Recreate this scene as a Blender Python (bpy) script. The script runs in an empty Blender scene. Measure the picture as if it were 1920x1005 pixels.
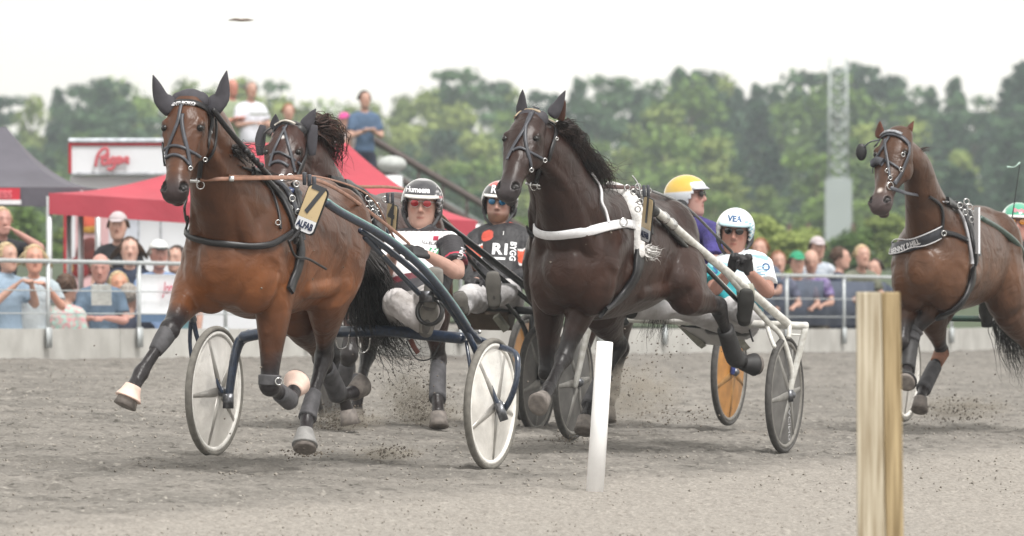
import bpy, bmesh, math, random
import numpy as np
from mathutils import Vector, Matrix, noise
from mathutils.bvhtree import BVHTree

SC = bpy.context.scene
COL = SC.collection
R = math.radians
# ------------------------------------------------------------ camera
FP = 14000.0          # focal length in pixels of the 1920 px wide photograph (long telephoto)
CH = 1.377            # camera height
HY = 400.0            # horizon row
cam_d = bpy.data.cameras.new('camera'); cam = bpy.data.objects.new('camera', cam_d); COL.objects.link(cam)
cam.location = (0, 0, CH); cam.rotation_euler = (R(90), 0, 0)
cam_d.sensor_width = 36; cam_d.lens = FP / 1920 * 36
cam_d.shift_y = -(502.5 - HY) / 1920
cam_d.clip_start = 1; cam_d.clip_end = 3000
cam_d.dof.use_dof = True; cam_d.dof.focus_distance = 40.5; cam_d.dof.aperture_fstop = 6.8
SC.camera = cam
# ------------------------------------------------------------ sky and light
SUN_EL, SUN_AZ = 58, 150      # azimuth of the sun measured clockwise from +Y (the camera looks along +Y)
w = bpy.data.worlds.new('World'); SC.world = w; w.use_nodes = True
nt = w.node_tree; nt.nodes.clear()
out = nt.nodes.new('ShaderNodeOutputWorld'); bg = nt.nodes.new('ShaderNodeBackground')
sky = nt.nodes.new('ShaderNodeTexSky'); sky.sky_type = 'NISHITA'; sky.sun_disc = False
sky.sun_elevation = R(SUN_EL); sky.sun_rotation = R(SUN_AZ); sky.dust_density = 3
hs = nt.nodes.new('ShaderNodeHueSaturation'); hs.inputs['Saturation'].default_value = .12; hs.inputs['Value'].default_value = 1.0
mixc = nt.nodes.new('ShaderNodeMix'); mixc.data_type = 'RGBA'
tc = nt.nodes.new('ShaderNodeTexCoord'); nz = nt.nodes.new('ShaderNodeTexNoise'); nz.inputs['Scale'].default_value = 2.5
nt.links.new(tc.outputs['Generated'], nz.inputs['Vector'])
nt.links.new(nz.outputs['Fac'], mixc.inputs['Factor'])
nt.links.new(sky.outputs[0], hs.inputs['Color'])
nt.links.new(hs.outputs[0], mixc.inputs['A'])
mixc.inputs['B'].default_value = (15.6, 15.1, 13.9, 1)       # bright even cloud cover
nt.links.new(mixc.outputs['Result'], bg.inputs['Color'])
bg.inputs['Strength'].default_value = .112
nt.links.new(bg.outputs[0], out.inputs[0])
sd = bpy.data.lights.new('sun', 'SUN'); sun = bpy.data.objects.new('sun', sd); COL.objects.link(sun)
sd.energy = 2.9; sd.angle = R(18); sd.color = (1, .97, .93)
az, el = R(SUN_AZ), R(SUN_EL)
sun.rotation_euler = Vector((-math.sin(az)*math.cos(el), -math.cos(az)*math.cos(el), -math.sin(el))).to_track_quat('-Z', 'Y').to_euler()
SC.view_settings.view_transform = 'Standard'; SC.view_settings.look = 'None'
SC.view_settings.exposure = 0.25; SC.view_settings.gamma = 1; SC.view_settings.use_curve_mapping = False
SC.render.engine = 'CYCLES'
SC.cycles.use_denoising = True
SC.cycles.max_bounces = 5; SC.cycles.transparent_max_bounces = 12
SC.cycles.volume_bounces = 1

# ------------------------------------------------------------ helpers: places
def W(px, py, D):
    return Vector(((px-960)*D/FP, D, CH-(py-HY)*D/FP))
def ray(px, py):
    return Vector(((px-960)/FP, 1, -(py-HY)/FP))
CAM = Vector((0, 0, CH))
class Frame:
    """heading frame: f forward, l to its own left, u up"""
    def __init__(s, origin, deg):
        t = R(deg); s.o = Vector(origin); s.F = Vector((-math.sin(t), -math.cos(t), 0)); s.L = Vector((math.cos(t), -math.sin(t), 0)); s.U = Vector((0, 0, 1))
    def p(s, f, l, u): return s.o + s.F*f + s.L*l + s.U*u
    def onf(s, px, py, f): 
        r = ray(px, py); t = ((s.o+s.F*f)-CAM).dot(s.F)/r.dot(s.F); return CAM+r*t
    def onl(s, px, py, l):
        r = ray(px, py); t = ((s.o+s.L*l)-CAM).dot(s.L)/r.dot(s.L); return CAM+r*t
    def loc(s, w): d = w-s.o; return (d.dot(s.F), d.dot(s.L), d.dot(s.U))
def bone(a, px, py, length, sign):
    """the point on the sight line through (px,py) at a given bone length from a; sign +1 nearer the viewer"""
    r = ray(px, py); rr = r.normalized(); v = a-CAM; t0 = v.dot(rr); d2 = v.length_squared-t0*t0
    h = length*length-d2
    k = math.sqrt(h) if h > 0 else 0
    return CAM+rr*(t0-sign*k)
def ground_z(x, y):
    xc = max(-6, min(6, x)); nearz = (-.004-.037*xc+.0075*(min(y, 46)-40)) if y > 36 else (-.034-.037*xc)*max(0, min(1, (y-15)/21))
    far = -.004-.028*xc-.004*(max(60, min(y, 88))-64); t = max(0, min(1, (y-46)/14))
    return nearz*(1-t)+far*t
def gpt(px, D):
    x = (px-960)*D/FP; return Vector((x, D, ground_z(x, D)))

# ------------------------------------------------------------ helpers: materials
MATS = {}
def lin(c):
    if isinstance(c, str):
        c = c.lstrip('#'); c = [int(c[i:i+2], 16)/255 for i in (0, 2, 4)]
        return tuple(x/12.92 if x <= .04045 else ((x+.055)/1.055)**2.4 for x in c)
    return tuple(c)
def mat(name, col, rough=.6, metal=0, var=.25, scale=14, bump=.0, bscale=60, dist=.004, coat=0, sheen=0, spec=.5, trans=0, alpha=1, col2=None, stretch=None, emit=0):
    if name in MATS: return MATS[name]
    m = bpy.data.materials.new(name); m.use_nodes = True; n = m.node_tree; b = n.nodes['Principled BSDF']
    c = lin(col); tcn = n.nodes.new('ShaderNodeTexCoord'); src = tcn.outputs['Object']
    if stretch:
        mp = n.nodes.new('ShaderNodeMapping'); mp.inputs['Scale'].default_value = stretch; n.links.new(src, mp.inputs['Vector']); src = mp.outputs[0]
    t = n.nodes.new('ShaderNodeTexNoise'); t.inputs['Scale'].default_value = scale; t.inputs['Detail'].default_value = 6
    n.links.new(src, t.inputs['Vector'])
    r = n.nodes.new('ShaderNodeValToRGB'); n.links.new(t.outputs['Fac'], r.inputs['Fac'])
    c2 = lin(col2) if col2 else tuple(x*(1-var) for x in c)
    c1 = c if col2 else tuple(min(1, x*(1+var*.6)) for x in c)
    r.color_ramp.elements[0].position = .36; r.color_ramp.elements[1].position = .64
    r.color_ramp.elements[0].color = (*c2, 1); r.color_ramp.elements[1].color = (*c1, 1)
    n.links.new(r.outputs[0], b.inputs['Base Color'])
    b.inputs['Roughness'].default_value = rough; b.inputs['Metallic'].default_value = metal
    b.inputs['Coat Weight'].default_value = coat; b.inputs['Sheen Weight'].default_value = sheen
    b.inputs['Specular IOR Level'].default_value = spec
    b.inputs['Transmission Weight'].default_value = trans; b.inputs['Alpha'].default_value = alpha
    if bump:
        t2 = n.nodes.new('ShaderNodeTexNoise'); t2.inputs['Scale'].default_value = bscale; t2.inputs['Detail'].default_value = 4
        n.links.new(src, t2.inputs['Vector'])
        bp = n.nodes.new('ShaderNodeBump'); bp.inputs['Strength'].default_value = bump; bp.inputs['Distance'].default_value = dist
        n.links.new(t2.outputs['Fac'], bp.inputs['Height']); n.links.new(bp.outputs[0], b.inputs['Normal'])
    MATS[name] = m; return m
def vmat(name, rough=.5, bump=.2, bscale=90, dist=.003, var=.2, scale=9, sheen=0, coat=0, spec=.5, stretch=(1,1,1), big=0):
    """colour comes from the vertex attribute 'col' (coat markings, face colouring), broken up with noise"""
    if name in MATS: return MATS[name]
    m = bpy.data.materials.new(name); m.use_nodes = True; n = m.node_tree; b = n.nodes['Principled BSDF']
    a = n.nodes.new('ShaderNodeAttribute'); a.attribute_name = 'col'
    tcn = n.nodes.new('ShaderNodeTexCoord'); t = n.nodes.new('ShaderNodeTexNoise'); t.inputs['Scale'].default_value = scale; t.inputs['Detail'].default_value = 7
    mp = n.nodes.new('ShaderNodeMapping'); mp.inputs['Scale'].default_value = stretch
    n.links.new(tcn.outputs['Object'], mp.inputs['Vector']); n.links.new(mp.outputs[0], t.inputs['Vector'])
    mr = n.nodes.new('ShaderNodeMapRange'); mr.inputs['From Min'].default_value = .3; mr.inputs['From Max'].default_value = .7
    mr.inputs['To Min'].default_value = 1-var; mr.inputs['To Max'].default_value = 1+var
    n.links.new(t.outputs['Fac'], mr.inputs['Value'])
    vm = n.nodes.new('ShaderNodeVectorMath'); vm.operation = 'SCALE'
    n.links.new(a.outputs['Color'], vm.inputs[0]); n.links.new(mr.outputs[0], vm.inputs['Scale'])
    n.links.new(vm.outputs[0], b.inputs['Base Color'])
    b.inputs['Roughness'].default_value = rough; b.inputs['Sheen Weight'].default_value = sheen; b.inputs['Coat Weight'].default_value = coat
    b.inputs['Specular IOR Level'].default_value = spec
    t2 = n.nodes.new('ShaderNodeTexNoise'); t2.inputs['Scale'].default_value = bscale; t2.inputs['Detail'].default_value = 4
    n.links.new(mp.outputs[0], t2.inputs['Vector'])
    bp = n.nodes.new('ShaderNodeBump'); bp.inputs['Strength'].default_value = bump; bp.inputs['Distance'].default_value = dist
    n.links.new(t2.outputs['Fac'], bp.inputs['Height']); n.links.new(bp.outputs[0], b.inputs['Normal'])
    if big:
        t3 = n.nodes.new('ShaderNodeTexNoise'); t3.inputs['Scale'].default_value = 9; t3.inputs['Detail'].default_value = 3; t3.inputs['Distortion'].default_value = .6; n.links.new(tcn.outputs['Object'], t3.inputs[0])
        b3 = n.nodes.new('ShaderNodeBump'); b3.inputs['Strength'].default_value = big; b3.inputs['Distance'].default_value = .035; n.links.new(t3.outputs[0], b3.inputs['Height']); n.links.new(b3.outputs[0], bp.inputs['Normal'])
    MATS[name] = m; return m

# ------------------------------------------------------------ helpers: meshes (a mesh is (verts, faces))
def join(parts):
    V = []; F = []
    for v, f in parts:
        o = len(V); V += list(v); F += [tuple(i+o for i in q) for q in f]
    return V, F
def catmull(P, n):
    """P: list of tuples of floats; n subdivisions per span"""
    A = np.array(P, float); out_ = []
    m = len(A)
    for i in range(m-1):
        p0 = A[max(i-1, 0)]; p1 = A[i]; p2 = A[i+1]; p3 = A[min(i+2, m-1)]
        for k in range(n):
            t = k/n
            out_.append(.5*((2*p1)+(-p0+p2)*t+(2*p0-5*p1+4*p2-p3)*t*t+(-p0+3*p1-3*p2+p3)*t*t*t))
    out_.append(A[-1]); return np.array(out_)
def loft(nodes, seg=14, up=(0, 0, 1), sub=3, cap=True, power=1.0, capk=.6):
    """nodes: (pos, r_side, r_other); elliptical tube with rounded ends"""
    rows = [(*n_[0], n_[1], n_[2] if len(n_) > 2 else n_[1]) for n_ in nodes]
    A = catmull(rows, sub) if sub > 1 and len(rows) > 2 else np.array(rows, float)
    up = Vector(up); V = []; F = []; m = len(A); rings = []
    def ring(c, side, oth, a, b):
        o = len(V)
        for k in range(seg):
            th = 2*math.pi*k/seg; cx, sx = math.cos(th), math.sin(th)
            if power != 1: cx = math.copysign(abs(cx)**power, cx); sx = math.copysign(abs(sx)**power, sx)
            V.append(c+side*(a*cx)+oth*(b*sx))
        rings.append(o)
    prev = None
    for i in range(m):
        c = Vector(A[i][:3]); a, b = max(A[i][3], .0005), max(A[i][4], .0005)
        T = (Vector(A[min(i+1, m-1)][:3])-Vector(A[max(i-1, 0)][:3]))
        if T.length < 1e-9: T = Vector((0, 0, 1))
        T.normalize()
        side = up.cross(T)
        if side.length < .15:
            side = prev.copy() if prev else Vector((1, 0, 0)).cross(T)
            side = side-T*side.dot(T)
        side.normalize()
        if prev and side.dot(prev) < 0: side = -side
        prev = side; oth = T.cross(side)
        if i == 0 and cap:
            r = min(a, b)*capk
            for q in (.35, .75): ring(c-T*r*math.cos(math.asin(q)), side, oth, a*q, b*q)
        ring(c, side, oth, a, b)
        if i == m-1 and cap:
            r = min(a, b)*capk
            for q in (.75, .35): ring(c+T*r*math.cos(math.asin(q)), side, oth, a*q, b*q)
    for i in range(len(rings)-1):
        p, q = rings[i], rings[i+1]
        for k in range(seg):
            k2 = (k+1) % seg; F.append((p+k, p+k2, q+k2, q+k))
    F.append(tuple(rings[0]+k for k in reversed(range(seg)))); F.append(tuple(rings[-1]+k for k in range(seg)))
    return V, F
def tube(pts, r, seg=8, sub=1):
    return loft([(p, r, r) for p in pts], seg=seg, sub=sub)
def blob(c, rad, X=None, Y=None, Z=None, nu=14, nv=9):
    X = X or Vector((1, 0, 0)); Y = Y or Vector((0, 1, 0)); Z = Z or Vector((0, 0, 1))
    if not hasattr(rad, '__len__'): rad = (rad,)*3
    V = [c-Z*rad[2]]; F = []
    for j in range(1, nv):
        ph = math.pi*j/nv-math.pi/2
        for i in range(nu):
            th = 2*math.pi*i/nu
            V.append(c+X*(rad[0]*math.cos(ph)*math.cos(th))+Y*(rad[1]*math.cos(ph)*math.sin(th))+Z*(rad[2]*math.sin(ph)))
    V.append(c+Z*rad[2]); L_ = len(V)-1
    for i in range(nu):
        i2 = (i+1) % nu
        F.append((0, 1+i2, 1+i)); F.append((L_, L_-nu+i, L_-nu+i2))
        for j in range(nv-2):
            a = 1+j*nu; b = a+nu; F.append((a+i, a+i2, b+i2, b+i))
    return V, F
def box(c, h, X=None, Y=None, Z=None):
    X = X or Vector((1, 0, 0)); Y = Y or Vector((0, 1, 0)); Z = Z or Vector((0, 0, 1)); c = Vector(c)
    V = [c+X*(h[0]*a)+Y*(h[1]*b)+Z*(h[2]*d) for a in (-1, 1) for b in (-1, 1) for d in (-1, 1)]
    return V, [(0, 1, 3, 2), (4, 6, 7, 5), (0, 4, 5, 1), (2, 3, 7, 6), (0, 2, 6, 4), (1, 5, 7, 3)]
def torus(c, axis, Rr, r, seg=64, s2=10, r2=None):
    ax = axis.normalized(); u = ax.orthogonal().normalized(); v = ax.cross(u); V = []; F = []
    r2 = r2 or r
    for i in range(seg):
        th = 2*math.pi*i/seg; d = u*math.cos(th)+v*math.sin(th)
        for j in range(s2):
            ph = 2*math.pi*j/s2; V.append(c+d*(Rr+r*math.cos(ph))+ax*(r2*math.sin(ph)))
    for i in range(seg):
        for j in range(s2):
            a = i*s2+j; b = i*s2+(j+1) % s2; c_ = ((i+1) % seg)*s2+(j+1) % s2; d_ = ((i+1) % seg)*s2+j
            F.append((a, d_, c_, b))
    return V, F
def rods(pairs, r, seg=6):
    return join([loft([(Vector(a), r, r), (Vector(b), r, r)], seg=seg, sub=1) for a, b in pairs])
def mesh_from(V, F, name='m'):
    me = bpy.data.meshes.new(name); me.from_pydata([tuple(v) for v in V], [], F); me.validate(); me.update(); return me
DG = None
def remesh(parts, voxel, smooth=4, fac=.5):
    V, F = join(parts); me = mesh_from(V, F); ob = bpy.data.objects.new('tmp', me); COL.objects.link(ob)
    bm = bmesh.new(); bm.from_mesh(me); bmesh.ops.recalc_face_normals(bm, faces=bm.faces); bm.to_mesh(me); bm.free()
    md = ob.modifiers.new('r', 'REMESH'); md.mode = 'VOXEL'; md.voxel_size = voxel
    if smooth:
        ms = ob.modifiers.new('s', 'SMOOTH'); ms.factor = fac; ms.iterations = smooth
    dg = bpy.context.evaluated_depsgraph_get(); ev = ob.evaluated_get(dg); m2 = bpy.data.meshes.new_from_object(ev)
    n = len(m2.vertices); co = np.empty(n*3); m2.vertices.foreach_get('co', co); co = co.reshape(-1, 3)
    nf = len(m2.polygons); ls = np.empty(nf, np.int32); lt = np.empty(nf, np.int32)
    fs = [tuple(p.vertices) for p in m2.polygons]
    bpy.data.objects.remove(ob); bpy.data.meshes.remove(me); bpy.data.meshes.remove(m2)
    return co, fs
def put(name, V, F, m, parent=None, smooth=True, label=None, cols=None, mats=None, fmat=None, auto=None):
    """link ONE mesh object; V in world space; parent an Empty or a mesh (no rotation anywhere)"""
    org = world_loc(parent) if parent else Vector((0, 0, 0))
    if isinstance(V, np.ndarray): A = V-np.array(org)
    else: A = np.array([tuple(v) for v in V], float)-np.array(org)
    me = bpy.data.meshes.new(name); me.from_pydata(A.tolist(), [], F); me.validate()
    me.materials.append(m)
    for x in (mats or []): me.materials.append(x)
    if fmat is not None and len(fmat) == len(me.polygons): me.polygons.foreach_set('material_index', np.array(fmat, np.int32))
    me.polygons.foreach_set('use_smooth', np.full(len(me.polygons), bool(smooth)))
    if smooth and auto:
        bm = bmesh.new(); bm.from_mesh(me)
        for e in bm.edges:
            if len(e.link_faces) == 2 and e.calc_face_angle(0) > R(auto): e.smooth = False
        bm.to_mesh(me); bm.free()
    if cols is not None:
        at = me.attributes.new('col', 'FLOAT_COLOR', 'POINT'); c4 = np.ones((len(A), 4)); c4[:, :3] = cols
        at.data.foreach_set('color', c4.ravel())
    me.update()
    o = bpy.data.objects.new(name, me); COL.objects.link(o)
    if parent: o.parent = parent
    if label: o['label'] = label
    return o
def world_loc(o):
    v = Vector((0, 0, 0))
    while o: v = v+o.location; o = o.parent
    return v
def tag(o, label=None, cat=None, group=None, kind=None):
    if label: o['label'] = label
    if cat: o['category'] = cat
    if group: o['group'] = group
    if kind: o['kind'] = kind
    return o
def thing(name, loc, label, cat, group=None):
    o = bpy.data.objects.new(name, None); COL.objects.link(o); o.location = loc; o.empty_display_size = .2
    return tag(o, label, cat, group)
def bvh(V, F): return BVHTree.FromPolygons([tuple(v) for v in V], F)
def hit(T, px, py, off=0.0, D=None, thru=False):
    """point where the sight line through a pixel meets a surface (used to author strap paths)"""
    r = ray(px, py).normalized(); h = T.ray_cast(CAM, r)
    if h[0] is not None: return h[0]+h[1]*off, h[1]
    # nearest approach
    best = None
    for d in np.linspace(D-1.2, D+1.2, 60):
        q = CAM+r*(d/r.y); nn = T.find_nearest(q)
        if nn[0] is not None and (best is None or nn[3] < best[0]): best = (nn[3], nn[0], nn[1])
    return best[1]+best[2]*off, best[2]
def strap(T, pts, wd, th=.006, D=40, step=4, off=.004, snap=True, world=False):
    """leather strap lying on a surface: pts are pixels (or world points)"""
    P = []
    src = [Vector(p) for p in pts] if world else [hit(T, x, y, 0, D)[0] for x, y in pts]
    A = catmull([tuple(p) for p in src], step)
    L_ = []; N = []
    for a in A:
        q = Vector(a)
        if snap:
            nn = T.find_nearest(q); q2 = nn[0]+nn[1]*off if nn[0] is not None else q; nr = nn[1] if nn[0] is not None else Vector((0, -1, 0))
        else: q2 = q; nr = T.find_nearest(q)[1] if T else Vector((0, -1, 0))
        L_.append(q2); N.append(nr)
    # smooth path and normals
    for _ in range(2):
        L_ = [L_[0]]+[(L_[i-1]+L_[i]*2+L_[i+1])/4 for i in range(1, len(L_)-1)]+[L_[-1]]
        N = [N[0]]+[((N[i-1]+N[i]*2+N[i+1])/4).normalized() for i in range(1, len(N)-1)]+[N[-1]]
    V = []; F = []
    for i, (p, n_) in enumerate(zip(L_, N)):
        t = (L_[min(i+1, len(L_)-1)]-L_[max(i-1, 0)])
        if t.length < 1e-8: t = Vector((0, 0, 1))
        t.normalize(); s = t.cross(n_).normalized(); n2 = s.cross(t).normalized()
        if n2.dot(n_) < 0: n2 = -n2
        for a, b in ((-1, -.3), (-.85, 1), (.85, 1), (1, -.3)):
            V.append(p+s*(wd/2*a)+n2*(th*b))
        if i:
            o = 4*i; q = o-4
            for k in range(4): F.append((q+k, q+(k+1) % 4, o+(k+1) % 4, o+k))
    F.append((0, 1, 2, 3)); e = len(V)-4; F.append((e+3, e+2, e+1, e))
    return V, F
def text_mesh(txt, size, c, X, Y, depth=.002, T=None, off=.003, bold=0, align='CENTER', shear=0, sx=1.0):
    """lettering as a thin mesh; c centre, X reading direction, Y up; laid on surface T when given"""
    cu = bpy.data.curves.new('t', 'FONT'); cu.body = txt; cu.size = size; cu.align_x = align; cu.align_y = 'CENTER'; cu.offset = bold; cu.shear = shear
    cu.extrude = depth if T is None else 0
    cu.resolution_u = 3
    ob = bpy.data.objects.new('t', cu); COL.objects.link(ob)
    dg = bpy.context.evaluated_depsgraph_get(); me = bpy.data.meshes.new_from_object(ob.evaluated_get(dg))
    bm = bmesh.new(); bm.from_mesh(me)
    if T is not None:
        bmesh.ops.triangulate(bm, faces=bm.faces)
        for _ in range(2):
            es = [e for e in bm.edges if e.calc_length() > size*.22]
            if es: bmesh.ops.subdivide_edges(bm, edges=es, cuts=1, use_grid_fill=False); bmesh.ops.triangulate(bm, faces=bm.faces)
    N = X.cross(Y).normalized(); V = []
    for v in bm.verts:
        q = c+X*(v.co.x*sx)+Y*v.co.y
        if T is not None:
            h = T.ray_cast(q+N*.25, -N, .5)
            q = h[0]+N*off if h[0] is not None else q
        else: q = q+N*(v.co.z+off)
        V.append(q)
    bm.verts.index_update(); F = [tuple(v.index for v in f.verts) for f in bm.faces]
    bm.free(); bpy.data.objects.remove(ob); bpy.data.curves.remove(cu); bpy.data.meshes.remove(me)
    return V, F
def hair(roots, dirs, length, r, n, spread, curl, seed, seg=3, steps=7, grav=.0, lenvar=.3):
    """many thin tapering locks as one mesh"""
    rnd = random.Random(seed); parts = []
    for i in range(n):
        a = rnd.random()*(len(roots)-1); k = int(a); f = a-k
        p = roots[k].lerp(roots[min(k+1, len(roots)-1)], f); d = dirs[k].lerp(dirs[min(k+1, len(dirs)-1)], f).normalized()
        p = p+Vector([rnd.gauss(0, 1)*spread*.35 for _ in range(3)])
        L_ = length[k]*(1-rnd.random()*lenvar) if hasattr(length, '__len__') else length*(1-rnd.random()*lenvar)
        d = (d+Vector([rnd.gauss(0, 1)*spread for _ in range(3)])).normalized(); nodes = []
        ax = Vector([rnd.gauss(0, 1) for _ in range(3)]); q = p.copy()
        for s in range(steps):
            t = s/(steps-1); nodes.append((q.copy(), r*(1-t*.8), r*(1-t*.8)*.6))
            d = (d+Vector((0, 0, -grav/steps))+ax*(curl*rnd.gauss(0, .5)+curl*.3)/steps).normalized(); q = q+d*(L_/steps)
        parts.append(loft(nodes, seg=seg, sub=1, cap=False))
    return join(parts)
# ------------------------------------------------------------ horses
DBG = []
class Head:
    def __init__(s, poll, yaw, pitch, roll=0, k=1.0):
        t = R(yaw); h = Vector((-math.sin(t), -math.cos(t), 0)); z = Vector((0, 0, 1)); p = R(pitch); s.k = k
        s.A = h*math.sin(p)-z*math.cos(p); s.N = h*math.cos(p)+z*math.sin(p); s.L = Vector((math.cos(t), -math.sin(t), 0))
        if roll:
            q = Matrix.Rotation(R(roll), 3, s.N); s.A = q@s.A; s.L = q@s.L
        s.o = poll
    def p(s, t, n, l): return s.o+s.A*(t*s.k)+s.N*(n*s.k)+s.L*(l*s.k*1.13)
def head_parts(H):
    rows = [(-.05, .02, -.05, .055), (-.02, .045, -.08, .080), (.05, .068, -.10, .096), (.11, .082, -.118, .106), (.17, .082, -.14, .112), (.24, .074, -.160, .106),
            (.31, .064, -.150, .090), (.38, .057, -.112, .074), (.45, .052, -.086, .064), (.51, .053, -.076, .065), (.56, .053, -.070, .072), (.60, .040, -.064, .066), (.628, .014, -.05, .044)]
    A = catmull(rows, 3); seg = 22; V = []; F = []
    for t, nf, nb, wd in A:
        nc, nh = (nf+nb)/2, (nf-nb)/2
        for k in range(seg):
            ph = 2*math.pi*k/seg; c, s_ = math.cos(ph), math.sin(ph)
            c2 = math.copysign(abs(c)**.85, c); s2 = math.copysign(abs(s_)**.8, s_)
            nar = 1-.20*max(0, c)-.30*max(0, -c)**2
            V.append(H.p(t, nc+nh*c2, wd*s2*nar))
    for i in range(len(A)-1):
        for k in range(seg):
            k2 = (k+1) % seg; F.append((i*seg+k, i*seg+k2, (i+1)*seg+k2, (i+1)*seg+k))
    F.append(tuple(range(seg))); F.append(tuple((len(A)-1)*seg+k for k in range(seg)))
    P = [(V, F)]; X, Y, Z = H.A, H.N, H.L; k = H.k
    for sg in (-1, 1):
        P.append(blob(H.p(.165, .034, sg*.096), (.036*k, .026*k, .022*k), X, Y, Z))      # brow
        P.append(blob(H.p(.215, .02, sg*.094), (.03*k, .022*k, .016*k), X, Y, Z))       # below the eye
        P.append(blob(H.p(.245, -.075, sg*.076), (.088*k, .072*k, .038*k), X, Y, Z))     # cheek
        P.append(loft([(H.p(.24, .028, sg*.088), .012*k), (H.p(.33, .012, sg*.078), .010*k), (H.p(.42, .0, sg*.064), .006*k)], seg=8))  # facial crest
        P.append(blob(H.p(.555, .026, sg*.056), (.036*k, .030*k, .026*k), X, Y, Z))     # nostril flare
        P.append(blob(H.p(.535, -.035, sg*.050), (.03*k, .02*k, .018*k), X, Y, Z))
    P.append(blob(H.p(.600, -.020, 0), (.034*k, .040*k, .056*k), X, Y, Z))             # upper lip
    P.append(blob(H.p(.592, -.078, 0), (.034*k, .028*k, .044*k), X, Y, Z))             # chin
    P.append(loft([(H.p(.42, -.075, 0), .026*k, .02*k), (H.p(.5, -.085, 0), .028*k, .018*k), (H.p(.58, -.082, 0), .032*k, .02*k)], seg=10, up=H.N))
    return P

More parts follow.
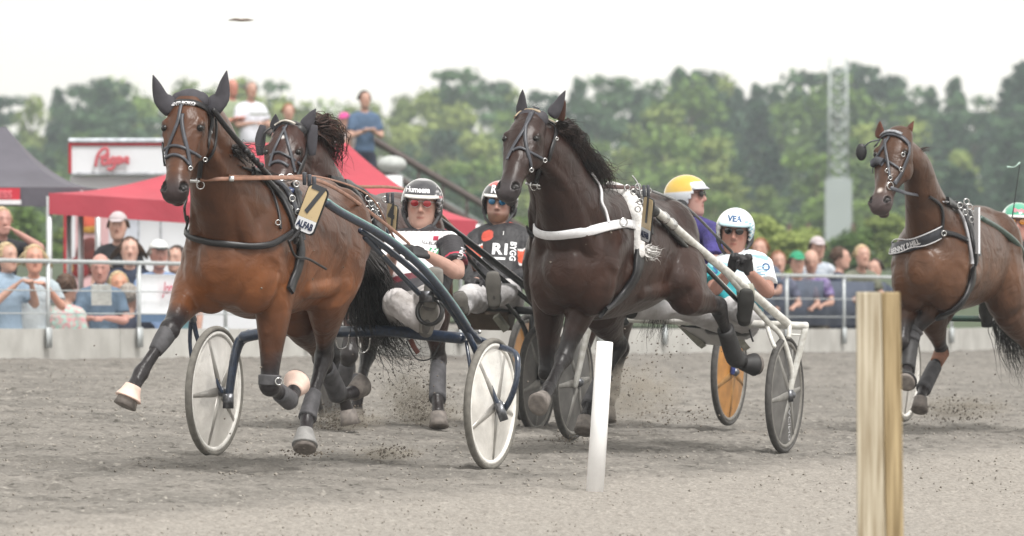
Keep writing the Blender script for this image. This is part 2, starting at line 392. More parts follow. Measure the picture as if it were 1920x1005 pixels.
FORE = (.43, .30, .13, .075)
HIND = (.46, .40, .13, .075)
def horse(c):
    fr = Frame(c['o'], c['deg']); F_, L_ = fr.F, fr.L; S = c.get('S', 1.0)
    zo = c.get('zo', 0)
    def P(f, l, u): return fr.p(f*S, l*S, u*S+zo)
    parts = []
    tr = [(.68, 1.10, .13, .16), (.61, 1.10, .225, .24), (.48, 1.13, .262, .315), (.30, 1.165, .262, .375), (.10, 1.165, .268, .375), (-.12, 1.16, .285, .355),
          (-.35, 1.165, .292, .338), (-.55, 1.19, .275, .315), (-.72, 1.215, .262, .285), (-.86, 1.21, .225, .25), (-.95, 1.19, .15, .17)]
    parts.append(loft([(P(f, 0, u), a*S, b*S) for f, u, a, b in tr], seg=30, up=(0, 0, 1), power=.93, capk=.5))
    poll = P(*c['poll'])
    H = Head(poll, c['yaw'], c['pitch'], c.get('roll', 0), S*c.get('hk', 1.0))
    nb = P(.42, 0, 1.20)
    nk = c.get('neck', [(.38, 1.24, .225, .32), (.54, 1.38, .190, .275), (.72, 1.57, .140, .215), (.86,1.74,.108,.175)])
    nodes = [(P(f, 0, u), a*S, b*S) for f, u, a, b in nk]+[(H.p(.055, -.09, 0), .086*S*c.get('nt', 1), .135*S*c.get('nt', 1)), (H.p(.03, -.03, 0), .07*S, .075*S)]
    parts.append(loft(nodes, seg=24, up=F_, sub=4, capk=.3))
    for sg in (-1, 1) if not c.get('nt') else ():
        parts.append(loft([(H.p(.17, -.13, sg*.05), .045, .05), (P(.78, sg*.075, 1.50), .052, .06), (P(.66, sg*.115, 1.28), .06, .07), (P(.55, sg*.16, 1.10), .06, .07)], seg=12, up=F_))
        parts.append(loft([(P(.05, sg*.20, .95), .05, .06), (P(-.3, sg*.215, .97), .06, .07), (P(-.52, sg*.18, 1.02), .05, .06)], seg=12, up=(0, 0, 1)))
    # withers
    parts.append(loft([(P(.50, 0, 1.42), .05, .05), (P(.26, 0, 1.50), .06, .055), (P(-.02, 0, 1.455), .08, .05)], seg=12, up=(0, 0, 1)))
    parts.append(loft([(P(-.4, 0, 1.44), .1, .06), (P(-.62, 0, 1.47), .14, .06), (P(-.88, 0, 1.38), .09, .06)], seg=12, up=(0, 0, 1)))
    hoofs = []; dark = []; legs = {}
    for key, sg in (('LF', 1), ('RF', -1), ('LH', 1), ('RH', -1)):
        L = c['legs'].get(key)
        if not L: continue
        fore = key[1] == 'F'
        if fore:
            sh = P(.50, sg*.175, 1.14); st = P(*(L.get('at') or (.34, sg*.19, .93))); lens = FORE
            parts.append(loft([(P(.22, sg*.13, 1.42), .05, .09), (P(.36, sg*.195, 1.26), .075, .13), (P(.52, sg*.18, 1.08), .09, .12)], seg=14, up=F_))
            parts.append(blob(P(.53, sg*.115, 1.03), (.145, .13, .215)))
            parts.append(loft([(P(.20, sg*.215, 1.20), .05, .10), (P(.24, sg*.215, 1.05), .065, .13), (st, .07, .10)], seg=14, up=F_))
            parts.append(loft([(sh, .10, .12), (st, .088, .115)], seg=14, up=F_, sub=1))
        else:
            hip = P(-.62, sg*.13, 1.26); st = P(*(L.get('at') or (-.42, sg*.19, .98))); lens = HIND
            if 'st' in L: st = bone(hip, L['st'][0], L['st'][1], .40*S, L['st'][2])
            but = P(-.86, sg*.13, 1.16)
            parts.append(blob(P(-.66, sg*.125, 1.23), (.185, .19, .25)))
            parts.append(loft([(hip, .155, .24), (hip.lerp(st, .55), .155, .235), (st, .122, .165)], seg=16, up=F_))
        pts = [st]; 
        for (px, py, sgn), ln in zip(L['px'], lens):
            pts.append(bone(pts[-1], px, py, ln*S, sgn))
        legs[key] = pts
        loc = [tuple(round(x, 2) for x in fr.loc(q)) for q in pts]
        DBG.append((c['name'], key, loc))
        a, b, d, e, g = pts
        if fore:
            nn = [(a, .108, .135), (a.lerp(b, .28), .090, .110), (a.lerp(b, .62), .062, .074), (a.lerp(b, .88), .049, .053), (b, .058, .060), (b.lerp(d, .16), .046, .050), (b.lerp(d, .36), .033, .042), (b.lerp(d, .8), .033, .042), (d, .046, .051)]
        else:
            nn = [(a, .118, .155), (a.lerp(b, .3), .098, .130), (a.lerp(b, .65), .060, .078), (a.lerp(b, .88), .045, .058), (b, .053, .070), (b.lerp(d, .15), .043, .056), (b.lerp(d, .38), .034, .042), (b.lerp(d, .8), .035, .042), (d, .047, .053)]
        parts.append(loft([(q, x*S, y*S) for q, x, y in nn], seg=14, up=F_, sub=3))
        if not fore:   # hamstring sheet and point of hock
            parts.append(loft([(but, .06, .09), (but.lerp(b, .35)+Vector((0, 0, .0)), .05, .085), (a.lerp(b, .55)+(b-a).cross(L_).normalized()*.02, .032, .06)], seg=12, up=F_))
            bk = (b-a).normalized()-(d-b).normalized()
            if bk.length > .15: parts.append(blob(b+bk.normalized()*.035, .030*S))
        parts.append(loft([(d, .042*S, .048*S), (d.lerp(e, .5), .036*S, .040*S), (e, .043*S, .047*S)], seg=12, up=F_))
        ax = (g-e).normalized(); fwd = c['legs'][key].get('toe')
        sole = ax*.6+Vector((0, 0, -.4)) if not fwd else ax*.5+Vector(fwd)*.5
        if c['legs'][key].get('sole'): sole = Vector(c['legs'][key]['sole'])
        sole.normalize()
        hv = loft([(e-sole*.006, .046*S, .050*S), (e+sole*.045, .053*S, .059*S), (e+sole*.085, .060*S, .069*S)], seg=18, up=F_, sub=1, capk=.05)
        hoofs.append((key, hv, e, sole))
        dark += [(b, d, .10), (d, e, .12), (a.lerp(b, .7), b, .07)]
    parts += head_parts(H)
    if c.get('low'): co, fs = remesh(parts, .016, 4)
    else: co, fs = remesh(parts, .0095, 11, .6)
    # nostril and mouth hollows
    nrm = None
    base = np.array(lin(c['coat'])); drk = np.array(lin(c['points'])); cols = np.tile(base, (len(co), 1))
    def near(pt, r):
        return np.linalg.norm(co-np.array(pt), axis=1)/r
    rel = co-np.array(fr.o)
    # natural bay shading of the hair: the lower legs, muzzle are dark, back slightly darker, belly lighter
    u = rel[:, 2]; fl = rel@np.array(F_)
    lt = np.array(lin(c.get('lightc', c['coat'])))
    m = np.clip(1-np.abs(u-c.get('lu', .98))/.28, 0, 1)[:, None]*.75
    cols = cols*(1-m)+lt*m
    for p0, p1, r in dark:
        p0, p1 = np.array(p0), np.array(p1); d_ = p1-p0; t = np.clip(((co-p0)@d_)/(d_@d_), 0, 1)
        ds = np.linalg.norm(co-(p0+t[:, None]*d_), axis=1); m = np.clip((r*1.05-ds)/(r*.35), 0, 1)[:, None]; cols = cols*(1-m)+drk*m
    mz = np.array(lin(c.get('muzzle', '#3b3536')))
    t = (co-np.array(H.o))@np.array(H.A)/H.k; dist = near(H.p(.3, -.03, 0), .42*S)
    m = (np.clip((t-.46)/.10, 0, 1)*(dist < 1))[:, None]*.9; cols = cols*(1-m)+mz*m
    for sg in (-1, 1):
        for (tt, n_, l_, r, dp) in ((.548, .040, .062, .027, .034), (.566, .046, .054, .021, .028)):
            q = H.p(tt, n_, sg*l_); dd = near(q, r*S); m = np.clip(1-dd**2, 0, 1)**.7
            inward = np.array(H.L*(-sg)*.55-H.N*.8); inward /= np.linalg.norm(inward)
            co += inward*(m*dp*S)[:, None]; mm = np.clip(m*2.2, 0, 1)[:, None]; cols = cols*(1-mm)+np.array(lin('#120d0d'))*mm
        q = H.p(.588, -.052, sg*.03); 
        for kx in np.linspace(.52, .63, 9):   # mouth line
            q = H.p(kx, -.055, sg*.045); m = np.clip(1-near(q, .013*S)**2, 0, 1)[:, None]; co -= np.array(H.L*sg)*(m*.006); cols = cols*(1-m*.8)+np.array(lin('#171112'))*m*.8
        m = np.clip(1-near(H.p(.19, .030, sg*.108), .044*S)**2, 0, 1)[:, None]; cols = cols*(1-m*.8)+np.array(lin('#191210'))*m*.75
    for (t_, n_, l_, r, colr) in c.get('hm', []):
        m = np.clip(1.5-near(H.p(t_, n_, l_), r*S)*1.5, 0, 1)[:, None]*.85; cols = cols*(1-m)+np.array(lin(colr))*m
    for (pt, r, colr, am) in c.get('marks', []):
        q = H.p(*pt); m = np.clip(1.4-near(q, r*S)*1.4, 0, 1)[:, None]*am; cols = cols*(1-m)+np.array(lin(colr))*m
    root = thing('horse', fr.p(0, 0, c.get('gz', 0)), c['label'], 'horse', c.get('group'))
    body = put('body', co, fs, c['mat'], root, cols=cols)
    T = bvh(co, fs)
    for sg in (-1, 1):
        ev, ef = blob(H.p(.19, .037, sg*.092), .0190*S)
        put('eye', ev, ef, mat('eye_dark', '#0d0806', .22, var=.1), root)
    for key, (hv, hf), e, sole in hoofs:
        put('hoof', hv, hf, c.get('hoofmat') or mat('hoof_grey', '#77706b', .75, bump=.3, bscale=40, var=.3, scale=30), root)
    return dict(root=root, fr=fr, H=H, T=T, legs=legs, P=P, hoofs=hoofs, body=body, S=S)

def ear(h, base, tip, m, wd=.05, bend=(0, 0, 0), inner=None, name='ear', D=None):
    H = h['H']; D = D or H.o.y
    b = W(*base, D+.02) if len(base) == 2 else Vector(base); t = W(*tip, D-.02) if len(tip) == 2 else Vector(tip)
    mid = b.lerp(t, .45)+Vector(bend)
    v, f = loft([(b, wd*.95, wd*.6), (b.lerp(mid, .5), wd*1.0, wd*.5), (mid, wd*.80, wd*.4), (mid.lerp(t, .55), wd*.48, wd*.25), (t, wd*.06, wd*.06)], seg=14, up=H.N, sub=3)
    e = put(name, v, f, m, h['root'])
    if inner:
        off = H.N*(wd*.36)
        v, f = loft([(b.lerp(mid, .4)+off, wd*.45, wd*.12), (mid+off*.8, wd*.5, wd*.12), (mid.lerp(t, .5)+off*.5, wd*.25, wd*.07), (b.lerp(t, .9)+off*.3, wd*.06, wd*.03)], seg=10, up=H.N, sub=3)
        put('inner_ear', v, f, inner, e)
    return e
def ring_buckle(c, r, th, m, parent, ax=None, name='buckle'):
    v, f = torus(c, ax or Vector((0, -1, .1)), r, th, 18, 6); return put(name, v, f, m, parent)
def wrap(h, key, a, b, r0, r1, m, name, seg=18, bulge=1.0):
    """boot or bandage around a leg: a, b are positions along the joint list, e.g. 1.1 .. 1.8"""
    pts = h['legs'][key]
    def at(x):
        i = min(int(x), 3); return pts[i].lerp(pts[i+1], x-i)
    r0, r1 = r0*.92, r1*.92
    S = h['S']; n = 4; nodes = [(at(a+(b-a)*i/(n-1)), (r0+(r1-r0)*i/(n-1))*S*(bulge if 0 < i < n-1 else 1), (r0+(r1-r0)*i/(n-1))*S*1.12*(bulge if 0 < i < n-1 else 1)) for i in range(n)]
    v, f = loft(nodes, seg=seg, up=h['fr'].F, sub=3, capk=.12)
    return put(name, v, f, m, h['root'])
def bell(h, key, m, r=.056, up=.03, down=.062):
    for k, hv, e, sole in h['hoofs']:
        if k == key:
            v, f = loft([(e-sole*up, r*.72, r*.78), (e+sole*.005, r*.9, r*.97), (e+sole*down*.6, r*1.08, r*1.2), (e+sole*down, r*1.22, r*1.36)], seg=18, up=h['fr'].F, sub=2, capk=.02)
            return put('bell_boot', v, f, m, h['root'])
# ------------------------------------------------------------ ground
def ground():
    m = bpy.data.materials.new('track_grit'); m.use_nodes = True; n = m.node_tree; b = n.nodes['Principled BSDF']; L = n.links
    tcn = n.nodes.new('ShaderNodeTexCoord'); geo = n.nodes.new('ShaderNodeNewGeometry')
    def nz(scale, det=8, rough=.6, st=(1, 1, 1)):
        mp = n.nodes.new('ShaderNodeMapping'); mp.inputs['Scale'].default_value = st; L.new(geo.outputs['Position'], mp.inputs[0])
        t = n.nodes.new('ShaderNodeTexNoise'); t.inputs['Scale'].default_value = scale; t.inputs['Detail'].default_value = det; t.inputs['Roughness'].default_value = rough; L.new(mp.outputs[0], t.inputs[0]); return t
    def mix(a, b_, f):
        x = n.nodes.new('ShaderNodeMix'); x.data_type = 'RGBA'; L.new(f, x.inputs['Factor'])
        for k, v in (('A', a), ('B', b_)):
            if isinstance(v, tuple): x.inputs[k].default_value = (*v, 1)
            else: L.new(v, x.inputs[k])
        return x.outputs['Result']
    def ramp(f, a, b_):
        r = n.nodes.new('ShaderNodeMapRange'); r.inputs['From Min'].default_value = a; r.inputs['From Max'].default_value = b_; L.new(f, r.inputs['Value']); return r.outputs[0]
    c = mix(lin('#696662'), lin('#827e79'), ramp(nz(1.1).outputs[0], .35, .65))
    c = mix(c, lin('#55524e'), ramp(nz(7, st=(1, .5, 1)).outputs[0], .52, .72)); c = mix(c, lin('#494642'), ramp(nz(17, 3, st=(1, .6, 1)).outputs[0], .60, .68)); c = mix(c, lin('#928e88'), ramp(nz(21, 3, st=(1, .5, 1)).outputs[0], .60, .70))
    c = mix(c, lin('#9a9690'), ramp(nz(38, 4).outputs[0], .58, .8))
    # pale gravel verge inside the track edge: u is the distance across the edge line
    vm = n.nodes.new('ShaderNodeVectorMath'); vm.operation = 'DOT_PRODUCT'; L.new(geo.outputs['Position'], vm.inputs[0])
    a = R(20.5); vm.inputs[1].default_value = (-math.cos(a), math.sin(a), 0)
    ad = n.nodes.new('ShaderNodeMath'); ad.operation = 'ADD'; L.new(vm.outputs['Value'], ad.inputs[0])
    ad.inputs[1].default_value = -(-.43*math.cos(a)*-1*-1*0+(-.38)*(-1)*0+(-math.cos(a)*.38+math.sin(a)*38.6))
    nn = nz(1.6, 6); ad2 = n.nodes.new('ShaderNodeMath'); ad2.operation = 'MULTIPLY_ADD'; L.new(nn.outputs[0], ad2.inputs[0]); ad2.inputs[1].default_value = .9; L.new(ad.outputs[0], ad2.inputs[2])
    pale = mix(lin('#7c7873'), lin('#9b9690'), ramp(nz(55, 5, .7).outputs[0], .35, .65))
    pale = mix(pale, lin('#6e6760'), ramp(nz(24, 5).outputs[0], .58, .75))
    c = mix(pale, c, ramp(ad2.outputs[0], .15, .85))
    fg = ramp(nz(34, 6, .75, st=(1, .28, 1)).outputs[0], .34, .66); dk = n.nodes.new('ShaderNodeMix'); dk.data_type = 'RGBA'; dk.blend_type = 'MULTIPLY'; dk.inputs['Factor'].default_value = 1
    gr = mix((.80, .79, .78), (1.13, 1.13, 1.12), fg); L.new(c, dk.inputs['A']); L.new(gr, dk.inputs['B']); c = dk.outputs['Result']
    L.new(c, b.inputs['Base Color']); b.inputs['Roughness'].default_value = .95; b.inputs['Specular IOR Level'].default_value = .2
    bp = n.nodes.new('ShaderNodeBump'); bp.inputs['Strength'].default_value = .6; bp.inputs['Distance'].default_value = .01
    L.new(nz(45, 5).outputs[0], bp.inputs['Height']); L.new(bp.outputs[0], b.inputs['Normal'])
    # one sheet: fine displaced grid in front, running out to the horizon
    ys = np.concatenate([np.linspace(-5, 28, 12), np.arange(29, 56, .045), np.arange(56, 90, .12), np.linspace(91, 140, 30), np.linspace(160, 1500, 20)])
    xs = np.concatenate([np.linspace(-900, -9, 14), np.arange(-5.5, 5.5, .045), np.linspace(9, 900, 14)])
    X, Y = np.meshgrid(xs, ys)
    Xc = np.clip(X, -6, 6)
    nz_ = np.where(Y > 36, -.004-.037*Xc+.0075*(np.minimum(Y, 46)-40), (-.034-.037*Xc)*np.clip((Y-15)/21, 0, 1))
    fz = -.004-.028*Xc-.004*(np.clip(Y, 60, 88)-64); t_ = np.clip((Y-46)/14, 0, 1); Z = nz_*(1-t_)+fz*t_
    rs = np.random.RandomState(5)
    def vn(sx, sy):
        gx = (X*sx+500)%4096; gy = (Y*sy+500)%4096; ix = gx.astype(int); iy = gy.astype(int); fx = gx-ix; fy = gy-iy
        G = rs.rand(512, 512); fx = fx*fx*(3-2*fx); fy = fy*fy*(3-2*fy)
        g = lambda a, b_: G[a % 512, b_ % 512]
        return (g(iy, ix)*(1-fx)*(1-fy)+g(iy, ix+1)*fx*(1-fy)+g(iy+1, ix)*(1-fx)*fy+g(iy+1, ix+1)*fx*fy)-.5
    near = ((Y > 28) & (Y < 90) & (abs(X) < 5.5)).astype(float)
    d = vn(1.2, .7)*.016+vn(4, 3)*.014+vn(10, 8)*.012+np.maximum(0, vn(13, 11)-.2)*.06+np.maximum(0, vn(19, 17)-.22)*.07
    Z = Z+d*near
    ny, nx = X.shape; V = np.stack([X, Y, Z], -1).reshape(-1, 3)
    i = np.arange(ny*nx).reshape(ny, nx); F = np.stack([i[:-1, :-1], i[:-1, 1:], i[1:, 1:], i[1:, :-1]], -1).reshape(-1, 4)
    me = bpy.data.meshes.new('ground'); me.vertices.add(len(V)); me.vertices.foreach_set('co', V.ravel())
    me.loops.add(F.size); me.loops.foreach_set('vertex_index', F.ravel().astype(np.int32)); me.polygons.add(len(F))
    me.polygons.foreach_set('loop_start', np.arange(0, F.size, 4, dtype=np.int32)); me.update(calc_edges=True)
    me.polygons.foreach_set('use_smooth', np.ones(len(F), bool)); me.materials.append(m)
    o = bpy.data.objects.new('ground', me); COL.objects.link(o); o['kind'] = 'structure'
ground()
PH = {}
def cyl(a, b, r, seg=12): return loft([(Vector(a), r), (Vector(b), r)], seg=seg, sub=1, capk=.02)
# ------------------------------------------------------------ concrete barrier with rail
FA, FB = Vector((-6.4, 59.4, 0)), Vector((7.2, 92.5, 0))      # the barrier runs obliquely away to the right
fd = (FB-FA); fd.z = 0; fl_ = fd.length; fd.normalize(); fn = Vector((-fd.y, fd.x, 0))*-1     # fn faces the track
if fn.y > 0: fn = -fn
def fpt(px, off=0):
    """point of the barrier line seen at pixel column px"""
    k = (px-960)/FP; # FA.x+t fd.x = k (FA.y+t fd.y)
    t = (k*FA.y-FA.x)/(fd.x-k*fd.y); p = FA+fd*t-fn*off; return p
CONC = mat('concrete', '#b9b8b4', .85, var=.12, scale=3, bump=.3, bscale=30, col2='#a3a19d')
GALV = mat('galvanised_pipe', '#b3b8ba', .45, metal=.3, var=.12, scale=20)
wall = thing('barrier_wall', FA+fd*8, 'long low grey concrete barrier along the far side of the track', 'wall')
N_ = 14
for i in range(N_):
    a = FA+fd*(fl_*i/N_); b = FA+fd*(fl_*(i+1)/N_-.012); za, zb = ground_z(a.x, a.y), ground_z(b.x, b.y); V = []
    for p, z in ((a, za), (b, zb)):
        V += [p+Vector((0, 0, z-.3)), p+Vector((0, 0, z+.265)), p-fn*.25+Vector((0, 0, z+.265)), p-fn*.25+Vector((0, 0, z-.3))]
    put('wall_section', V, [(0, 1, 5, 4), (1, 2, 6, 5), (2, 3, 7, 6), (0, 3, 2, 1), (4, 5, 6, 7)], CONC, wall, smooth=False)
rail = thing('railing', FA+fd*8-fn*.06, 'pale metal pipe railing on top of the concrete barrier', 'railing')
def fz_(p, h): return Vector((p.x, p.y, ground_z(p.x, p.y)+h))
for h, r in ((.855, .020), (.60, .006), (.40, .006)):
    pts = [fz_(FA+fd*(fl_*i/24)+fn*.03, h) for i in range(25)]; v, f = loft([(p, r) for p in pts], seg=10, sub=1); put('top_rail' if r > .01 else 'wire', v, f, GALV, rail)
i = 0
t = .55
while t < fl_:
    p = FA+fd*t; pxx = 960+p.x*FP/p.y; q = p+fn*.03
    v, f = cyl(fz_(q, .10), fz_(q, .86), .018); ps = put('rail_post', v, f, GALV, rail)
    v, f = box(fz_(q+fn*.012, .19), (.05, .006, .09), fd, fn, Vector((0, 0, 1))); put('post_bracket', v, f, GALV, ps)
    t += 1.86
# ------------------------------------------------------------ race marker posts
WPL = mat('white_plastic', '#f8f8f9', .5, var=.05, scale=10)
pa = gpt(1116, 37.8); pa.z = CH-(911-400)*37.8/FP
pb = W(1134, 641, 37.75); mk = thing('marker_post', pa, 'leaning white plastic marker pole at the inside edge of the track', 'post')
d_ = (pb-pa).normalized(); v, f = loft([(pa-d_*.05, .045), (pa.lerp(pb, .5), .0435), (pb-d_*.004, .042), (pb, .039)], seg=24, sub=1, capk=.03); put('pole', v, f, WPL, mk)
WOOD = mat('weathered_wood', '#c2b9a6', .8, scale=3.5, stretch=(22, 22, .8), col2='#8a7c64', bump=.4, bscale=9, dist=.006)
WOODS = mat('pine_wood', '#ae9b78', .8, scale=3.5, stretch=(22, 22, .8), col2='#7a6848', bump=.4, bscale=9, dist=.006)
DPo = 26.0; zt = CH-(548-400)*DPo/FP; zb_ = -.05
wp = thing('timber_post', Vector(((1648-960)*DPo/FP, DPo, 0)), 'thick timber fence post of two planks in the right foreground', 'post')
def plank(px0, px1, px0b, px1b, D, th, m, nm):
    V = []
    for z, (u0, u1) in ((zt, (px0, px1)), (zb_, (px0b, px1b))):
        for d in (0, th): V += [Vector(((u0-960)*D/FP, D+d, z)), Vector(((u1-960)*D/FP, D+d, z))]
    o = put(nm, V, [(0, 1, 3, 2), (4, 6, 7, 5), (0, 4, 5, 1), (2, 3, 7, 6), (0, 2, 6, 4), (1, 5, 7, 3)], m, wp, smooth=False)
    b = o.modifiers.new('b', 'BEVEL'); b.width = .004; b.segments = 2; return o
plank(1607, 1652, 1610, 1663, DPo, .095, WOOD, 'plank'); plank(1653, 1688, 1664, 1697, DPo+.012, .095, WOODS, 'plank')
# ------------------------------------------------------------ tents, kiosk, stair
REDF = mat('red_canvas', '#a63c4a', .7, var=.12, scale=2, bump=.3, bscale=4, dist=.05)
BLKF = mat('black_canvas', '#55535c', .7, var=.15, scale=2, bump=.3, bscale=4, dist=.05)
POLE = mat('tent_pole', '#c7cacd', .4, metal=.5, var=.1)
def tent(name, label, D, pxl, pxr, eave, top, ridge, val, m, depth=3.0, sag=.10, tilt=0):
    """eave/top/val are rows; ridge=(px0,px1)"""
    cx = ((pxl+pxr)/2-960)*D/FP; root = thing(name, Vector((cx, D+depth/2, ground_z(cx, D))), label, 'tent')
    X0, X1 = W(pxl, eave[0], D), W(pxr, eave[1], D); k = (D+depth/2)
    R0 = W(ridge[0], top, k); R1 = W(ridge[1], top, k)
    B0, B1 = X0+Vector((0, depth, 0)), X1+Vector((0, depth, 0))
    V = []; F = []
    def patch(a, b, c, d, n=10):   # a-b eave edge, d-c ridge edge
        o = len(V)
        for i in range(n+1):
            for j in range(n+1):
                s, t = i/n, j/n; e = a.lerp(b, s); r = d.lerp(c, s); q = e.lerp(r, t); q = q-Vector((0, 0, sag*4*t*(1-t)*.9)); V.append(q)
        for i in range(n):
            for j in range(n): F.append((o+i*(n+1)+j, o+(i+1)*(n+1)+j, o+(i+1)*(n+1)+j+1, o+i*(n+1)+j+1))
    patch(X0, X1, R1, R0); patch(B1, B0, R0, R1); patch(B0, X0, R0, R0); patch(X1, B1, R1, R1)
    c = put('canopy', V, F, m, root)
    V = []; F = []; h = (val-eave[0])*D/FP
    cs = [X0, X1, B1, B0]
    for a, b in zip(cs, cs[1:]+cs[:1]):
        o = len(V); n = 14
        for i in range(n+1):
            q = a.lerp(b, i/n)+Vector((0, 0, .003)); w_ = .012*math.sin(i*2.2); V += [q+Vector((0, w_*.2-.003, 0)), q+Vector((0, w_-.003, -h))]
        for i in range(n): F.append((o+2*i, o+2*i+1, o+2*i+3, o+2*i+2))
    va = put('valance', V, F, m, root)
    for q in cs:
        v, f = cyl(Vector((q.x, q.y+.04, ground_z(q.x, q.y)-.02)), q+Vector((0, .04, -.03)), .028); put('leg', v, f, POLE, root)
    return root, va, X0, X1
tent('party_tent', 'wide red pavilion tent behind the spectators at the left', 71, 92, 893, (362, 415), 268, (455, 650), 402, REDF, depth=3.2, sag=.13)
bt, bva, b0, b1 = tent('party_tent', 'charcoal pavilion tent with a red and white printed band, at the far left', 73, -175, 151, (350, 352), 238, (2, 12), 386, BLKF, depth=3.0, sag=.15)
PRN = mat('red_print', '#b9283a', .6, var=.08); PWH = mat('white_print', '#d8d8dc', .6, var=.06)
q = W(5, 365, 72.97); v, f = box(q, (.17, .004, .065)); put('printed_panel', v, f, PRN, bva, smooth=False)
v, f = text_mesh('CHESS', .10, q+Vector((-.05, -.006, 0)), Vector((1, 0, 0)), Vector((0, 0, 1)), bold=.004); put('lettering', v, f, mat('pink_print', '#d9707a', .6), bva, smooth=False)
q = W(8, 379, 72.95); v, f = box(q, (.165, .004, .022)); put('printed_band', v, f, PWH, bva, smooth=False)
# kiosk building with sign
WPAN = mat('white_panel', '#d2d5da', .5, var=.06, scale=2); REDP = mat('red_trim', '#a52834', .5, var=.1)
DK_ = 80; k = DK_/FP
kx0, kx1 = (150-960)*k, (900-960)*k
kiosk = thing('kiosk', Vector(((kx0+kx1)/2, DK_+1.5, -.1)), 'white bakery kiosk with a red framed roof sign, behind the red tent', 'kiosk')
def kbox(name, p0, p1, p2, p3, D, th, m, par=kiosk):
    a = W(p0, p1, D); b = W(p2, p3, D); c = (a+b)/2+Vector((0, th/2, 0)); v, f = box(c, (abs(b.x-a.x)/2, th/2, abs(b.z-a.z)/2)); o = put(name, v, f, m, par, smooth=False)
    bb = o.modifiers.new('b', 'BEVEL'); bb.width = .01; return o
kbox('wall', 200, 330, 560, 680, DK_, 2.4, WPAN)
kbox('side_panel', 140, 395, 203, 660, DK_-.1, .12, mat('poster_pink', '#c9a5a8', .6, var=.1, scale=2))
kbox('side_post', 119, 395, 128, 660, DK_-.12, .12, REDP)
kbox('side_panel', 128, 395, 141, 660, DK_-.11, .12, WPAN)
for x in (258, 300): kbox('panel_joint', x, 400, x+3, 640, DK_-.02, .03, mat('grey_joint', '#a9adb3', .5))
kbox('side_panel', 230, 395, 262, 640, DK_-.012, .012, mat('pale_blue_panel', '#c3c9d4', .5, var=.05))
for (x, y, rx, rz, cc, nm) in ((166, 418, .11, .10, '#b5503c', 'bread_picture'), (168, 428, .12, .05, '#b58a3a', 'bread_picture'), (170, 480, .16, .20, '#5c2620', 'bread_picture'), (150, 500, .12, .12, '#7c1f22', 'bread_picture'), (132, 502, .05, .06, '#c9a33a', 'bread_picture')):
    v, f = blob(W(x, y, DK_-.12), (rx, .012, rz), nu=20); put(nm, v, f, mat('print_'+cc[1:], cc, .6, var=.4, scale=9), kiosk)
sb = kbox('sign_board', 130, 268, 420, 327, DK_-.3, .35, WPAN)
kbox('sign_cap', 128, 259, 424, 267, DK_-.34, .42, mat('pale_metal', '#cfd6df', .4, metal=.3), sb)
kbox('sign_frame', 130, 268, 424, 273, DK_-.325, .1, REDP, sb); kbox('sign_frame', 128, 267, 134, 326, DK_-.325, .3, REDP, sb)
kbox('sign_base', 132, 322, 424, 329, DK_-.31, .1, mat('grey_joint', '#a9adb3'), sb)
kbox('roof_edge', 132, 330, 560, 372, DK_-.05, 2.5, WPAN)
def curve_text(strokes, w, m, par, D, name='lettering'):
    P = []
    for st in strokes: P.append(loft([(W(x, y, D), w*1.0, .006) for x, y in st], seg=8, up=(0, -1, 0), sub=5))
    v, f = join(P); put(name, v, f, m, par)
LR = mat('red_lettering', '#b55a62', .6, var=.1)
# script lettering of the bakery sign: P a g e n with the ring
curve_text([[(179, 312), (183, 292), (192, 280), (200, 279), (202, 286), (196, 293), (188, 295)],
            [(204, 297), (196, 296), (191, 302), (194, 308), (200, 306), (204, 297), (204, 306), (207, 308)],
            [(217, 297), (211, 296), (208, 302), (212, 306), (217, 299), (214, 312), (207, 318), (202, 315)],
            [(219, 303), (226, 298), (223, 295), (218, 300), (221, 306), (228, 304)],
            [(229, 305), (231, 296), (231, 304), (236, 296), (240, 297), (238, 305), (242, 304)], [(199, 290), (201, 288), (203, 290), (201, 292), (199, 290)]], .018, LR, sb, DK_-.35)
# pale cabinet by the stand
cab = thing('cabinet', W(735, 420, 86), 'small white domed cabinet at the foot of the viewing ramp', 'cabinet')
v, f = loft([(W(735, 420, 86), .12), (W(735, 330, 86), .12)], seg=12, sub=1, up=(0, 1, 0), capk=.1); put('pillar', v, f, WPAN, cab)
v, f = blob(W(735, 308, 86), (.17, .16, .10)); put('dome', v, f, mat('pale_dome', '#a9adab', .6, var=.1), cab)
# spectator bank with steps and hand rail far behind
DS = 112; BK = mat('bank_grass', '#5c6a4a', .9, var=.3, scale=1.5, bump=.5, bscale=8, dist=.1)
bank = thing('viewing_ramp', W(560, 470, DS), 'grey raised viewing ramp sloping down to the right', 'ramp')
V = []
for D in (DS, DS+5):
    for x, y in ((380, 500), (380, 292), (690, 292), (1010, 480), (1010, 500)): V.append(Vector(((x-960)*DS/FP, D, CH-(y-HY)*DS/FP)))
put('ramp_body', V, [(0, 1, 2, 3, 4), (9, 8, 7, 6, 5), (1, 6, 7, 2), (2, 7, 8, 3), (0, 5, 6, 1), (3, 8, 9, 4)], mat('ramp_concrete', '#7f8584', .9, var=.15, scale=1), bank, smooth=False)
BR = mat('brown_rail', '#4a3f3c', .6, var=.2)
for dy in (0, 50):
    v, f = loft([(W(380, 192+dy, DS-.1), .045, .06), (W(520, 255+dy*.3, DS-.1), .045, .06)] if dy == 0 else [(W(640, 235, DS-.1), .045, .055), (W(700, 262, DS-.1), .045, .055), (W(890, 375, DS-.1), .045, .055), (W(1010, 446, DS-.1), .045, .055)], seg=8, sub=1, up=(0, 0, 1)); put('hand_rail', v, f, BR, bank)
v, f = loft([(W(690, 300, DS-.1), .03, .05), (W(1010, 490, DS-.1), .03, .05)], seg=8, sub=1, up=(0, 0, 1)); put('stair_stringer', v, f, BR, bank)
